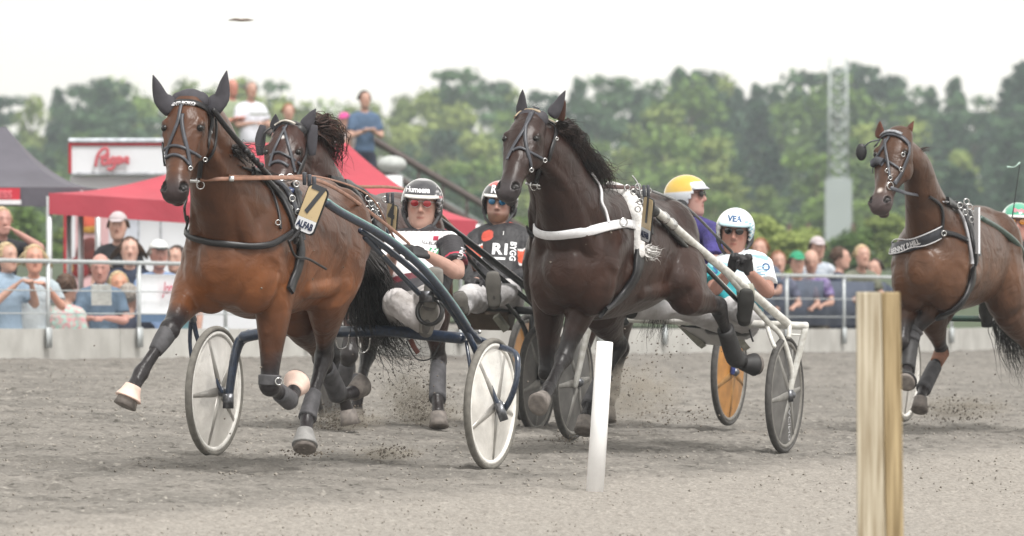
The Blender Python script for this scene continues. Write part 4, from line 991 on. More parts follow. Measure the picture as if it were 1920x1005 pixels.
    if c.get('shoe'):
        for s in 'LR':
            if 't'+s in J:
                a, t = J['a'+s], J['t'+s]; ax = (t-a)
                so_ = Vector(c.get('sole'+s, (0, 0, -1))).normalized()
                v, f = remesh([loft([(a-ax*.28, .038, .036), (a+ax*.1, .044, .042), (a+ax*.55, .050, .036), (t, .040, .024)], seg=14, up=so_, sub=3), loft([(J['k'+s].lerp(a, .72), .050), (a, .046)], seg=12, sub=1, up=fwd)], vox*1.2, 2)
                sh = put('shoe', v, f, c['shoe'], root)
                v, f = loft([(a-ax*.30+so_*.036, .036, .008), (a+ax*.1+so_*.036, .040, .008), (a+ax*.6+so_*.036, .050, .008), (t+so_*.022, .036, .007)], seg=14, up=so_, sub=3); put('sole', v, f, c.get('solem', c['shoe']), sh)
    if c.get('glove'):
        for s in arms:
            hd, hn = arms[s]; v, f = remesh(hand_parts(J['w'+s], hd, hn, c.get('curl', 55), 1 if s == 'L' else -1, K, .0028), .0052, 1); put('glove', v, f, c['glove'], root)
    if c.get('hair'):
        kind, hm = c['hair']; P = []
        for i in range(220 if kind != 'bald' else 60):
            rr = random.Random(i*7+3); th = rr.uniform(0, 2*math.pi); ph = math.asin(rr.uniform(.0 if kind == 'bald' else -.15, 1))
            dn = Vector((math.cos(ph)*math.cos(th), math.cos(ph)*math.sin(th), math.sin(ph)))   # x forward
            if dn.x > .45 and dn.z < .62: continue
            if kind == 'bald' and dn.z > .5: continue
            p0 = H.p(-.012+dn.x*.101, dn.y*.080, .028+dn.z*.098)
            t = H.f*(-.5)+H.r*dn.y*.6-H.u*(.6 if dn.z < .7 else .1); L_ = .05
            if kind == 'long': L_ = .16 if dn.z < .6 and dn.x < .4 else .08
            n_ = (H.f*dn.x+H.r*dn.y+H.u*dn.z)*.12
            P.append(loft([(p0, .009, .006), (p0+(t+n_)*L_*.4, .008, .005), (p0+t*L_, .004, .003)], seg=5, sub=1, cap=False))
        P.append(blob(H.p(-.024, 0, .034), (.086, .094, .102) if kind != 'bald' else (.080, .092, .088), H.r, H.f, H.u))
        v, f = join(P); put('hair', v, f, hm, b if False else root)
    return dict(root=root, H=H, J=J, c=c, T=bvh(co, fs))
def cap(p, m, brim=True, up=.03, mb=None):
    H = p['H']; V, F = blob(H.p(-.012, 0, up+.01), (.088, .110, .100), H.r, H.f, H.u, 24, 14)
    keep = [f for f in F if sum(((V[i]-H.p(0, 0, up+.03)).dot(H.u) > 0) for i in f) == len(f)]
    o = put('cap', V, keep, m, p['root']); md = o.modifiers.new('s', 'SOLIDIFY'); md.thickness = .004
    if brim:
        v, f = loft([(H.p(.075, 0, up+.035), .070, .006), (H.p(.125, 0, up+.028), .062, .005), (H.p(.155, 0, up+.018), .035, .004)], seg=16, up=H.u, sub=2); put('brim', v, f, mb or m, o)
def shades(p, lens, frame, dz=0):
    H = p['H']; g = None
    P = [tube([H.p(.106, -.012, .026), H.p(.110, 0, .030), H.p(.106, .012, .026)], .0018)]
    for s in (-1, 1): P.append(tube([H.p(.092, s*.058, .026), H.p(.05, s*.078, .022), H.p(-.01, s*.082, .012)], .0018))
    for s in (-1, 1):
        v, f = torus(H.p(.100, s*.034, .016), H.f+H.r*s*.25, .0225, .0016, 24, 6); v = [q+H.u*((q-H.p(.1, s*.034, .016)).dot(H.u)*-.12) for q in v]; P.append((v, f))
    v, f = join(P); g = put('glasses', v, f, frame, p['root'])
    for s in (-1, 1):
        v, f = blob(H.p(.100, s*.034, .016), (.0245, .004, .0205), (H.r-H.f*s*.25).normalized(), (H.f+H.r*s*.25).normalized(), H.u, 20, 10); put('lens', v, f, lens, g)
def helmet(p, m, colfn=None, visor=None, inner=None, sc=1.0):
    H = p['H']; a, b, c_ = .117*sc, .145*sc, .125*sc; o = H.p(-.020, 0, .022); V = []; F = []; nu, nv = 48, 26
    for j in range(nv+1):
        ph = R(-42)+(R(90)-R(-42))*j/nv
        for i in range(nu):
            th = 2*math.pi*i/nu; V.append(o+H.f*(b*math.cos(ph)*math.cos(th))+H.r*(a*math.cos(ph)*math.sin(th))+H.u*(c_*math.sin(ph)))
    def ok(i, j):
        th = (i+.5)/nu*2*math.pi; th = min(th, 2*math.pi-th); ph = R(-42)+(R(132))*(j+.5)/nv
        front = R(13); back = R(-38); t = max(0, min(1, (th-R(48))/R(26))); lim = front+(back-front)*t; return ph > lim
    for j in range(nv):
        for i in range(nu):
            if ok(i, j): i2 = (i+1) % nu; F.append((j*nu+i, j*nu+i2, (j+1)*nu+i2, (j+1)*nu+i))
    cols = None
    if colfn: cols = np.array([lin(colfn((v-o).dot(H.f)/b, (v-o).dot(H.r)/a, (v-o).dot(H.u)/c_)) for v in V])
    used = sorted({i for f in F for i in f}); mp = {k: n for n, k in enumerate(used)}; V2 = [V[i] for i in used]; F2 = [tuple(mp[i] for i in f) for f in F]
    if cols is not None: cols = cols[used]
    he = put('helmet', V2, F2, m, p['root'], cols=cols); md = he.modifiers.new('s', 'SOLIDIFY'); md.thickness = .016; md.offset = -1
    T = bvh(V2, F2)
    # peak over the brow and trim along the rim
    vis = []; 
    for k in range(13):
        th = R(-54+9*k); e = H.p(0, 0, 0)
        for rr, du in ((.995, .0), (1.13 if abs(th) < R(40) else 1.06, -.014)):
            ph = R(17); vis.append(o+H.f*(b*rr*math.cos(ph)*math.cos(th)*(1.0))+H.r*(a*rr*math.cos(ph)*math.sin(th))+H.u*(c_*math.sin(ph)+du))
    vf = [(2*k, 2*k+1, 2*k+3, 2*k+2) for k in range(12)]
    vo = put('visor', vis, vf, visor, he); md = vo.modifiers.new('s', 'SOLIDIFY'); md.thickness = .008; md.offset = 0
    for s in (-1, 1):   # ear shells and chin strap
        v, f = blob(H.p(-.022, s*.090, -.030), (.024, .046, .052), H.r, H.f, H.u, 16, 10); put('ear_shell', v, f, inner, he)
    cs = [H.p(.010, -.096, -.045), H.p(.040, -.076, -.095), H.p(.060, -.03, -.134), H.p(.062, .03, -.134), H.p(.040, .076, -.095), H.p(.010, .096, -.045)]
    v, f = loft([(q, .009, .003) for q in cs], seg=8, up=H.f, sub=4); put('chin_strap', v, f, inner, he)
    return he, T, o
# ------------------------------------------------------------ sulkies
NAVY = mat('navy_paint', '#1f2c40', .3, var=.35, scale=60, coat=.5, spec=.6)
TEAL_HIGH = mat('teal_highlight', '#6b918f', .35, var=.15, scale=30, coat=.5)  # colour of the highlight on the navy shaft, not a second paint
WHITEP = mat('white_paint', '#d8d8d4', .4, var=.12, scale=25, coat=.3, col2='#b9b7b0')
BLACKP = mat('black_paint', '#232425', .35, var=.35, scale=60, coat=.4)
GREENP = mat('green_paint', '#1e3a30', .35, var=.3, scale=30, coat=.4)
TYRE = mat('tyre_grey', '#6f6c66', .85, var=.2, scale=30)
TYRED = mat('tyre_dark', '#4a4846', .85, var=.25, scale=30)
RIMW = mat('rim_white', '#e4e2dd', .45, var=.12, scale=30)
RIMG = mat('rim_grey', '#77746f', .5, var=.2, scale=30)
DISCW = mat('disc_silver', '#e6e3de', .25, metal=.15, var=.2, scale=5, coat=.4, bump=.5, bscale=5, dist=.03)
DISCG = mat('disc_grey', '#5c5a58', .5, var=.3, scale=10, bump=.2, bscale=8)
DISCY = mat('disc_orange', '#b07c40', .45, var=.25, scale=9, coat=.2)
RIBG = mat('rib_grey', '#7d7b77', .5, var=.2, scale=20)
HUB = mat('hub_metal', '#6f7074', .35, metal=.8, var=.3, scale=40)
def wheel(root, c, ax, rad, disc, rim, rib=None, tyre=None, ribs=5, phase=0, w=.028, n=1):
    ax = Vector(ax).normalized(); u = ax.orthogonal().normalized(); v_ = ax.cross(u)
    tv, tf = torus(c, ax, rad-.016, .016, 72, 10, r2=w*.72); wh = put('wheel', tv, tf, tyre or TYRE, root)
    v, f = torus(c, ax, rad-.040, .016, 72, 8, r2=w*.62); put('rim', v, f, rim, wh)
    seg = 60; V = []; F = []
    prof = [(rad-.045, .006), (rad*.62, .016), (rad*.3, .026), (.035, .034), (.0, .036)]
    for sgn in (-1, 1):
        o = len(V)
        for r, h in prof:
            for k in range(seg):
                t = 2*math.pi*k/seg; V.append(c+(u*math.cos(t)+v_*math.sin(t))*max(r, .001)+ax*(sgn*h))
        for i in range(len(prof)-1):
            for k in range(seg):
                a, b = o+i*seg+k, o+i*seg+(k+1) % seg; q = (a, b, b+seg, a+seg); F.append(q if sgn > 0 else q[::-1])
    put('disc_cover', V, F, disc, wh)
    if rib:
        P = []
        for k in range(ribs):
            t = 2*math.pi*k/ribs+phase; d = u*math.cos(t)+v_*math.sin(t)
            for sgn in (-1, 1): P.append(loft([(c+d*.04+ax*(sgn*.030), .030, .008), (c+d*(rad-.06)+ax*(sgn*.008), .012, .005)], seg=8, up=ax, sub=1))
        v, f = join(P); put('ribs', v, f, rib, wh)
    v, f = loft([(c-ax*.058, .020), (c-ax*.05, .028), (c+ax*.05, .028), (c+ax*.058, .020)], seg=16, sub=1, up=u); put('hub', v, f, HUB, wh)
    return wh
def rod(name, pts, r, m, root, r2=None, sub=4, seg=10, up=(0, 0, 1)):
    n = len(pts); v, f = loft([(Vector(p), r+(r2-r)*i/(n-1) if r2 else r, r+(r2-r)*i/(n-1) if r2 else r) for i, p in enumerate(pts)], seg=seg, sub=sub if n > 2 else 1, up=up)
    return put(name, v, f, m, root)
def wheelpair(nx, ny, nD, fx, fy, D2, deg):
    pass
# ------------------------------------------------------------ rig of number 7
def wc(px, py, s): return W(px, py, FP/s)
s7 = Frame(((gpt(921, 40)+gpt(402, 40.5))/2), 19)
A7 = W(921, 757.5, 40); B7 = W(402, 733.5, 40.5); r7 = .356
su7 = thing('sulky', s7.o, 'navy and teal racing sulky with silver disc wheels, behind horse number 7', 'sulky', 'racing sulkies')
axA = Frame(s7.o, 22).L+Vector((0, 0, -.03)); axB = Frame(s7.o, 22).L+Vector((0, 0, -.03))
wheel(su7, A7, axA, r7, DISCW, RIMW, mat('disc_shade', '#a8a5a0', .3, metal=.4, var=.2), TYRE, 5, .3)
wheel(su7, B7, axB, r7, DISCW, RIMW, MATS['disc_shade'], TYRE, 5, 1.2)
fA = s7.loc(A7)[0]; fB = s7.loc(B7)[0]
# forks: near wheel inside, outside; far wheel inside, outside
def q7(px, py, f): return s7.onf(px, py, f)
rod('fork', [q7(857, 598, .20), q7(880, 632, .12), q7(905, 690, .06), q7(936, 765, .03)], .020, NAVY, su7, .013)
rod('fork', [q7(898, 636, -.02), q7(930, 648, -.08), q7(958, 657, -.05), q7(970, 672, .0), q7(968, 715, .03), q7(955, 752, .02), q7(942, 772, .0)], .017, NAVY, su7)
rod('strut', [q7(874, 640, .10), q7(879, 672, .14), q7(884, 705, .16)], .010, NAVY, su7)
v, f = box(q7(940, 772, .045), (.022, .008, .05), Vector((.9, 0, .3)).normalized(), s7.F, Vector((-.3, 0, .9)).normalized()); put('axle_plate', v, f, HUB, su7)
rod('fork', [q7(470, 628, .0), q7(450, 640, .0), q7(438, 680, .02), q7(428, 755, .03)], .034, NAVY, su7, .022)
rod('fork', [q7(362, 598, .15), q7(372, 640, .1), q7(395, 690, .06), q7(416, 736, .04)], .014, NAVY, su7, .010)
rod('strut', [q7(358, 600, .14), q7(356, 640, .12), q7(360, 680, .1)], .012, NAVY, su7, .010)
v, f = box(q7(428, 752, .06), (.028, .010, .04), s7.L, s7.F, Vector((0, 0, 1))); put('axle_plate', v, f, HUB, su7)
rod('crossbar', [q7(455, 632, .05), q7(530, 620, .05), q7(640, 622, .05), q7(725, 620, .05), q7(800, 628, .05), q7(866, 634, .08)], .032, NAVY, su7)
# shafts
sh7 = [(612, 380, 1.55), (640, 399, 1.40), (725, 447, 1.0), (792, 503, .70), (843, 564, .40), (877, 615, .15), (898, 640, 0.0)]
rod('shaft', [q7(*p) for p in sh7], .022, NAVY, su7, .020)
rod('shaft_top_strip', [q7(x+3, y-5, f+.006) for x, y, f in sh7[:6]], .0085, TEAL_HIGH, su7)  # highlight on the shaft's upper half, modelled as a pale teal strip
rod('shaft_brace', [q7(676, 432, 1.15), q7(738, 476, .85), q7(809, 537, .5), q7(857, 598, .2)], .017, NAVY, su7)
rod('footrest_bar', [q7(684, 445, 1.1), q7(735, 498, .8), q7(785, 550, .5)], .015, NAVY, su7)
v, f = torus(q7(806, 584, .42), s7.F+Vector((0, 0, .1)), .070, .012, 30, 8, r2=.02); put('stirrup', v, f, BLACKP, su7)
v, f = box(q7(800, 556, .45), (.035, .02, .03), s7.L, s7.F, Vector((0, 0, 1))); put('footrest', v, f, HUB, su7)
# far shaft on the other side of the horse
rod('shaft', [q7(400, 400, 1.5), q7(362, 440, 1.1), q7(352, 510, .7), q7(352, 565, .35), q7(362, 600, .15)], .022, NAVY, su7)
rod('shaft_brace', [q7(420, 440, 1.1), q7(470, 560, .5), q7(500, 622, .05)], .017, NAVY, su7)
v, f = loft([(s7.p(-.05, .1, .76), .15, .03), (s7.p(-.2, .1, .77), .19, .035), (s7.p(-.38, .1, .80), .15, .03)], seg=16, sub=3, up=(0, 0, 1)); put('seat', v, f, BLACKP, su7)
rod('seat_post', [s7.p(.05, .1, .70), s7.p(-.2, .1, .75)], .02, NAVY, su7)

# driver of number 7
D7 = 40.75
def jj(**k): return {a: W(*b) for a, b in k.items()}
J = jj(nb=(797, 437, 40.72), ch=(796, 492, 40.66), wa=(786, 545, 40.52), pe=(776, 588, 40.40), sL=(846, 457, 40.60), sR=(746, 452, 40.72),
       eL=(858, 512, 40.38), wL=(801, 478, 40.22), eR=(722, 512, 40.55), wR=(738, 474, 40.28), hL=(796, 596, 40.35), hR=(755, 594, 40.40),
       kL=(800, 560, 39.98), aL=(808, 560, 39.72), tL=(818, 505, 39.68), kR=(744, 566, 40.0), aR=(800, 612, 39.84), tR=(808, 568, 39.76))
def sc7(co, J, H):
    n = len(co); c = np.tile(lin('#e2e0e2'), (n, 1)); 
    sl = np.linalg.norm(co-np.array(J['sL'].lerp(J['eL'], .5)), axis=1) < .155
    x = (co[:, 0]-J['ch'].x); z = co[:, 2]-J['ch'].z
    a, b = np.array(J['sL']), np.array(J['eL']); d = (b-a)/np.linalg.norm(b-a); t = (co-a)@d; ds = np.linalg.norm(co-a-t[:, None]*d, axis=1)
    c[(ds < .085) & (t > .0)] = lin('#2b292d'); c[(ds < .085) & (t > .165) & (t < .18)] = lin('#b3304a')
    st = z < -.035+x*.25; c[st] = lin('#5e1e2a'); c[z < -.07+x*.25] = lin('#26242a')
    c[co[:, 2] > J['nb'].z+.010] = lin('#2a282c')
    return c
p7 = person(dict(label='race driver in black and white top with red mirrored sunglasses, on the navy sulky', group='race drivers', J=J, head=(W(791, 385, 40.74), -3, 3, 3),
    base=s7.p(-.2, .1, .8), shirt=vmat('race_silk', rough=.6, bump=.6, bscale=14, dist=.015, var=.08, scale=8, big=.5), shirtcols=sc7, collar=True, sleeve='short', pants=cloth('grey_white_trousers', '#c4c0c0', col2='#8f8a87', scale=9), tuck=True,
    shoe=mat('grey_boot', '#5f5d5b', .8, var=.25, scale=20, bump=.3), solem=mat('boot_sole', '#807d78', .85, var=.2, scale=14, bump=.4, bscale=60), soleL=(0, -1, .15), soleR=(0, -1, .1), glove=mat('black_glove', '#211f22', .6, var=.3, scale=30),
    skin='#ad897c', curl=62, hnL=(.2, -.6, .75), hdL=(-.8, -.3, .2), hnR=(0, -.5, .8), hdR=(.7, -.4, .25)))
shades(p7, mat('red_lens', '#a3202a', .06, var=.3, scale=30, metal=.4, coat=1), mat('silver_frame', '#b9b9b9', .3, metal=1))
HIN = mat('helmet_lining', '#3f3f42', .7, var=.25, scale=20)
HELM = vmat('helmet_shell', rough=.18, bump=0, var=.04, coat=1, spec=.6)
def hc7(f, r, u):
    if u > .93: return '#8d8c90'
    if r > .35 and f > -.2 and .18 < u < .32: return '#b04a55'
    if r > .62 and abs((u*1.3-f*.5) % .34) < .10: return '#a9a7aa'
    if r < -.82 and u > .3: return '#a9a4a2'
    return '#25242c'
he7, T7h, o7h = helmet(p7, HELM, hc7, mat('visor_white', '#dedcd8', .3, var=.06), HIN)
Hh = p7['H']
WL = mat('white_lettering', '#e4e4e8', .5, var=.04)
v, f = text_mesh('Humeera', .042, o7h+Hh.f*.15+Hh.u*.066-Hh.r*.022, Hh.r, Hh.u, T=T7h, off=.002, bold=.0012, sx=.85); put('lettering', v, f, WL, he7, smooth=False)
sT = p7['c']['_shirtT']; sO = p7['c']['_shirt']
X_ = (J['sL']-J['sR']).normalized(); Y_ = (J['nb']-J['ch']); Y_ = (Y_-X_*Y_.dot(X_)).normalized()
DK = mat('dark_lettering', '#26242c', .6, var=.05)
def stext(txt, size, px, py, D, m, T, par, X=X_, Y=Y_, **k):
    v, f = text_mesh(txt, size, W(px, py, D), X, Y, T=T, off=.003, **k); return put('lettering', v, f, m, par, smooth=False)
stext('ALLELA.NET', .026, 803, 447, 40.5, DK, sT, sO, bold=.0004)
GRN = mat('green_print', '#3f8f63', .6, var=.05)
stext('H', .052, 810, 457, 40.5, GRN, sT, sO, bold=.006, shear=.2, sx=1.2)
Xs = Vector((.35, 0, .93)).normalized(); Ys = Vector((-.93, 0, .35)).normalized()
stext('BRAUN', .036, 862, 484, 40.3, WL, sT, sO, X=Xs, Y=Ys, bold=.001)
# ------------------------------------------------------------ hair
def strands(path, spread, n, r, seed, jit=.012, seg=3, tmin=.6, sub=3):
    rnd = random.Random(seed); A = catmull([(*p, s) for p, s in zip(path, spread)], sub); m = len(A); parts = []
    for i in range(n):
        th = rnd.random()*6.283; q = math.sqrt(rnd.random()); off = Vector((math.cos(th)*q, rnd.gauss(0, .5)*q, math.sin(th)*q)); e = max(3, int(m*rnd.uniform(tmin, 1))); w_ = Vector((0, 0, 0)); nodes = []
        for k in range(e):
            w_ = w_+Vector([rnd.gauss(0, jit) for _ in range(3)])*(.3+k/m); t = k/(e-1)
            nodes.append((Vector(A[k][:3])+off*A[k][3]+w_, r*(1.1-t), r*(1.1-t)*.7))
        parts.append(loft(nodes, seg=seg, sub=1, cap=False))
    return join(parts)
HAIRB = mat('black_hair', '#15100f', .42, var=.4, scale=25); HAIRD = mat('dark_mane', '#1d1310', .45, var=.5, scale=20); HAIRM = mat('soft_mane', '#33221c', .5, var=.5, scale=12, col2='#17100e'); HAIRR = mat('brown_mane', '#4a2d22', .5, var=.5, scale=15, col2='#241612')
BRASS = STEEL
TAN = mat('plate_tan', '#cbb68f', .5, var=.04); PNAVY = mat('plate_navy', '#2a3450', .5, var=.03); PGREY = mat('plate_digit', '#46484c', .5, var=.03); PWHT = mat('plate_white', '#dfe2e6', .5, var=.03)
BANDW = mat('white_strap', '#dcdcdf', .6, var=.07, scale=30, bump=.2); FLEECE = mat('white_fleece', '#d3d1cf', .95, var=.15, scale=40, bump=.8, bscale=90, dist=.008)
def obvh(o):
    w0 = world_loc(o); return BVHTree.FromPolygons([tuple(v.co+w0) for v in o.data.vertices], [tuple(p.vertices) for p in o.data.polygons])
def onhorse(h, pts, wd, m, name='strap', th=.006, off=.004, step=4, par=None, D=None):
    v, f = strap(h['T'], pts, wd, th, D or h['fr'].o.y, step, off); return put(name, v, f, m, par or h['root'])
def free(h, pts, r, m, name='strap', par=None, flat=None, sub=5):
    v, f = loft([(Vector(p), r, flat or r) for p in pts], seg=8, sub=sub, up=(0, -1, .2)); return put(name, v, f, m, par or h['root'])
def ringat(h, p, r, th, m=None, ax=(0.3, -1, 0), name='ring', par=None):
    v, f = torus(Vector(p), Vector(ax), r, th, 20, 6); return put(name, v, f, m or STEEL, par or h['root'])
def surf(h, px, py, off=0.0): return hit(h['T'], px, py, off, h['fr'].o.y)[0]
def plate(h, quad, D, digit, txt, dsize, nm='number_plate'):
    """quad: pixel corners tl tr br bl with depths"""
    q = [W(x, y, d) for x, y, d in quad]; c = sum(q, Vector())/4; X = (q[1]-q[0]+q[2]-q[3]).normalized(); Y = (q[0]-q[3]+q[1]-q[2]); Y = (Y-X*Y.dot(X)).normalized(); N = X.cross(Y)
    wd = ((q[1]-q[0]).length+(q[2]-q[3]).length)/2; ht = ((q[0]-q[3]).length+(q[1]-q[2]).length)/2
    def outline(w_, h_, r, z, y0=-1, y1=1):
        P = []
        for cx, cy, a0 in ((1, 1, 0), (-1, 1, 90), (-1, -1, 180), (1, -1, 270)):
            yy = y1 if cy > 0 else y0; rr = r if abs(yy) == 1 else .001
            for k in range(6): a = R(a0+k*18); P.append(c+X*(cx*(w_/2-rr)+rr*math.cos(a))+Y*(yy*h_/2-cy*rr+rr*math.sin(a))+N*z)
        return P
    def sheet(P, th):
        n = len(P); V = P+[p-N*th for p in P]; return V, [tuple(range(n)), tuple(reversed(range(n, 2*n)))]+[(i, i+n, (i+1) % n+n, (i+1) % n) for i in range(n)]
    r = .025; pl = put(nm, *sheet(outline(wd, ht, r, 0), .008), LEA, h['root'], smooth=False)
    put('face', *sheet(outline(wd-.012, ht-.012, r, .003, y0=-.42), .002), TAN, pl, smooth=False)
    put('face', *sheet(outline(wd-.012, ht-.012, r, .003, y1=-.425), .002), PWHT, pl, smooth=False)
    v, f = text_mesh(digit, dsize, c+Y*ht*.18, X, Y, off=.0055, bold=.004, sx=wd/.15, depth=.0006); put('digit', v, f, PGREY, pl, smooth=False)
    v, f = text_mesh(txt, .047, c-Y*ht*.345, X, Y, off=.0055, bold=.002, sx=wd/.15*.86, depth=.0006); put('lettering', v, f, PNAVY, pl, smooth=False)
    return pl
def rein_(h, pts, r, m, name='rein'): return free(h, [W(*p) for p in pts], r, m, name, flat=r*.35)
# ---- number 7
D = h7['H'].o.y
NEOC = NEO
ear(h7, (322, 205), (287, 141), NEO, .050, bend=(-.012, 0, -.02), name='ear_cover', D=37.72); ear(h7, (395, 206), (425, 133), NEO, .056, bend=(.02, 0, -.025), name='ear_cover', D=37.80)
def hood(h, pts, m):  # cloth between the ears
    P = [blob(h['H'].p(-.015, -.02, 0), (.060, .065, .085), h['H'].A, h['H'].N, h['H'].L), blob(h['H'].p(-.01, -.02, .055), (.05, .05, .045), h['H'].A, h['H'].N, h['H'].L), blob(h['H'].p(-.01, -.02, -.055), (.05, .05, .045), h['H'].A, h['H'].N, h['H'].L)]
    v, f = remesh(P, .008, 3); return put('hood', v, f, m, h['root'])
hood(h7, None, NEO)
LEAG = mat('slate_leather', '#3f4148', .4, var=.3, scale=30)
bb = onhorse(h7, [(311, 212), (318, 199), (338, 193), (362, 194), (384, 203), (397, 218)], .034, LEA, 'browband', off=.008)
for pts, wd in (([(341, 196), (337, 214), (334, 230), (322, 262), (312, 292)], .018), ([(343, 214), (341, 228), (346, 258), (352, 285), (356, 318)], .020), ([(310, 280), (324, 273), (344, 277), (360, 286), (374, 294)], .015), ([(312, 297), (326, 290), (342, 295), (353, 308)], .015)):
    onhorse(h7, pts, wd, LEAG, 'face_strap', off=.005)
onhorse(h7, [(394, 214), (393, 244), (388, 272), (379, 300), (375, 332)], .026, LEA, 'cheek_strap', off=.008)
onhorse(h7, [(400, 222), (401, 255), (396, 285), (388, 300)], .014, LEA, 'throat_strap', off=.012)
onhorse(h7, [(304, 268), (304, 290), (306, 312)], .016, LEA, 'cheek_strap', off=.006)
for x, y, r in ((392, 212, .012), (390, 250, .009), (381, 296, .010), (354, 316, .010)): ringat(h7, surf(h7, x, y, .014), r, .003, name='buckle')
bp = surf(h7, 374, 338, .01); ringat(h7, bp, .024, .004, ax=(.9, -.4, 0)); ringat(h7, bp+Vector((.01, 0, -.02)), .020, .003)
free(h7, [surf(h7, 357, 337, .01), bp], .010, STEEL, 'bit', sub=1)
rein_(h7, [(376, 337, bp.y), (430, 335, bp.y+.02), (500, 334, 38.15), (552, 334, 38.45), (600, 340, 38.75), (650, 366, 39.1), (700, 403, 39.5), (745, 438, 39.9), (768, 458, 40.2)], .011, BROWNL)
rein_(h7, [(430, 335, bp.y+.0), (438, 335, bp.y+.0)], .016, STEEL, 'buckle')
oc = free(h7, [W(400, 206, D-.02), W(424, 238, D+.06), W(456, 276, D+.2), W(488, 312, 38.15), W(510, 336, 38.4)], .015, LEA, 'overcheck_strap')
for k in range(4): q = W(462+k*9, 283+k*9, D+.2+k*.05); v, f = blob(q, (.02, .016, .016), nu=8, nv=5); put('keeper', v, f, LEA, oc)
onhorse(h7, [(336, 408), (345, 430), (370, 446), (420, 457), (470, 461), (506, 459), (530, 446), (544, 436)], .034, LEA, 'breast_strap', off=.012, th=.009)
free(h7, [surf(h7, 352, 372, .02), surf(h7, 345, 392, .02), surf(h7, 339, 412, .02)], .007, LEA, 'hanging_strap')
onhorse(h7, [(452, 314), (482, 328), (508, 360), (521, 400), (524, 430)], .012, LEA, 'neck_strap', off=.008)
ringat(h7, surf(h7, 516, 420, .02), .013, .003, name='buckle')
for pts, wd, m, nm in (([(470, 322), (498, 340), (522, 366), (538, 396), (548, 430), (550, 452)], .050, LEA, 'saddle_band'), ([(492, 330), (520, 345), (541, 372), (552, 400)], .045, LEAG, 'saddle_band'), ([(552, 430), (560, 460), (558, 490), (548, 520), (540, 545)], .055, LEA, 'girth'), ([(548, 350), (556, 380), (560, 420), (562, 450)], .045, LEA, 'saddle_flap')):
    onhorse(h7, pts, wd, m, nm, th=.014, off=.012)
free(h7, [surf(h7, 532, 452, .03), surf(h7, 540, 478, .04), surf(h7, 562, 488, .05), surf(h7, 592, 500, .06)], .007, LEA, 'loose_strap')
free(h7, [surf(h7, 546, 445, .04), surf(h7, 556, 420, .06), surf(h7, 566, 400, .07), surf(h7, 548, 395, .05), surf(h7, 546, 430, .05), surf(h7, 530, 455, .04)], .007, LEA, 'loose_strap')
q = q7(548, 362, 1.62); v, f = loft([(W(536, 358, q.y), .030), (W(560, 366, q.y), .030)], seg=14, sub=1); put('tug_block', v, f, HUB, h7['root'])
v, f = loft([(W(541, 358, q.y-.02), .022), (W(550, 361, q.y-.02), .022)], seg=14, sub=1, up=(0, 1, 0)); put('tug_bolt', v, f, mat('blue_knob', '#2b3c66', .3), h7['root'])
for x, y in ((556, 345), (548, 372), (543, 390), (559, 398), (541, 410)): ringat(h7, W(x, y, 38.42), .015, .004)
for x, y in ((505, 335), (528, 333), (544, 332), (520, 338)): ringat(h7, W(x, y, 38.5), .016, .004, ax=(.2, -1, .3), name='rein_ring')
for k, x in enumerate((571, 580, 589)): v, f = loft([(W(x, 346+k*2, 38.42), .010, .006), (W(x, 324+k*4, 38.42), .012, .007)], seg=8, sub=1, up=(0, 1, 0)); put('plate_prong', v, f, LEAG, h7['root'])
plate(h7, [(566, 341, 38.36), (604, 354, 38.30), (600, 448, 38.27), (563, 430, 38.33)], 38.3, '7', 'ALFAB', .215)
v, f = text_mesh('ENTI BOKO', .024, surf(h7, 344, 195, 0), h7['H'].L, -h7['H'].A, T=obvh(bb), off=.003, bold=.001); put('lettering', v, f, WL, bb, smooth=False)
v, f = strands([W(432, 282, 38.0), W(446, 288, 38.1), W(462, 300, 38.25), W(482, 318, 38.4)], [.03, .05, .05, .04], 130, .005, 3, jit=.016, tmin=.4); put('mane', v, f, HAIRD, h7['root'])
v, f = strands([W(480, 326, 38.5), W(515, 338, 38.6), W(550, 342, 38.7)], [.03, .03, .03], 60, .004, 8); put('mane', v, f, HAIRD, h7['root'])
v, f = strands([surf(h7, 690, 470, -.06), W(690, 500, 40.0), W(692, 545, 40.1), W(706, 590, 40.2), W(728, 628, 40.3), W(752, 655, 40.4)], [.03, .08, .13, .15, .15, .15], 520, .0055, 5, jit=.016); put('tail', v, f, HAIRB, h7['root'])
v, f = strands([W(690, 560, 40.1), W(705, 600, 40.2), W(740, 640, 40.3), W(775, 655, 40.4), W(790, 665, 40.4)], [.07, .10, .10, .10, .1], 90, .003, 6, jit=.02); put('tail', v, f, HAIRB, h7['root'])
wrap(h7, 'RF', 1.02, 1.5, .054, .040, BOOTG, 'shin_boot', bulge=1.08); wrap(h7, 'LF', .90, 1.0, .064, .062, BOOTG, 'knee_boot'); wrap(h7, 'LH', 1.62, 2.1, .045, .053, BOOTG, 'shin_boot'); wrap(h7, 'RH', 1.3, 1.95, .050, .056, BOOTG, 'shin_boot'); wrap(h7, 'LF', 1.5, 1.95, .048, .052, BOOTG, 'shin_boot')
ringat(h7, h7['legs']['LF'][1]+Vector((.05, -.06, .02)), .018, .004, name='buckle')
bell(h7, 'RF', PINK, r=.058, down=.042); bell(h7, 'LF', PINK); bell(h7, 'LH', mat('grey_bell', '#8c8b8a', .6, var=.2, scale=20))
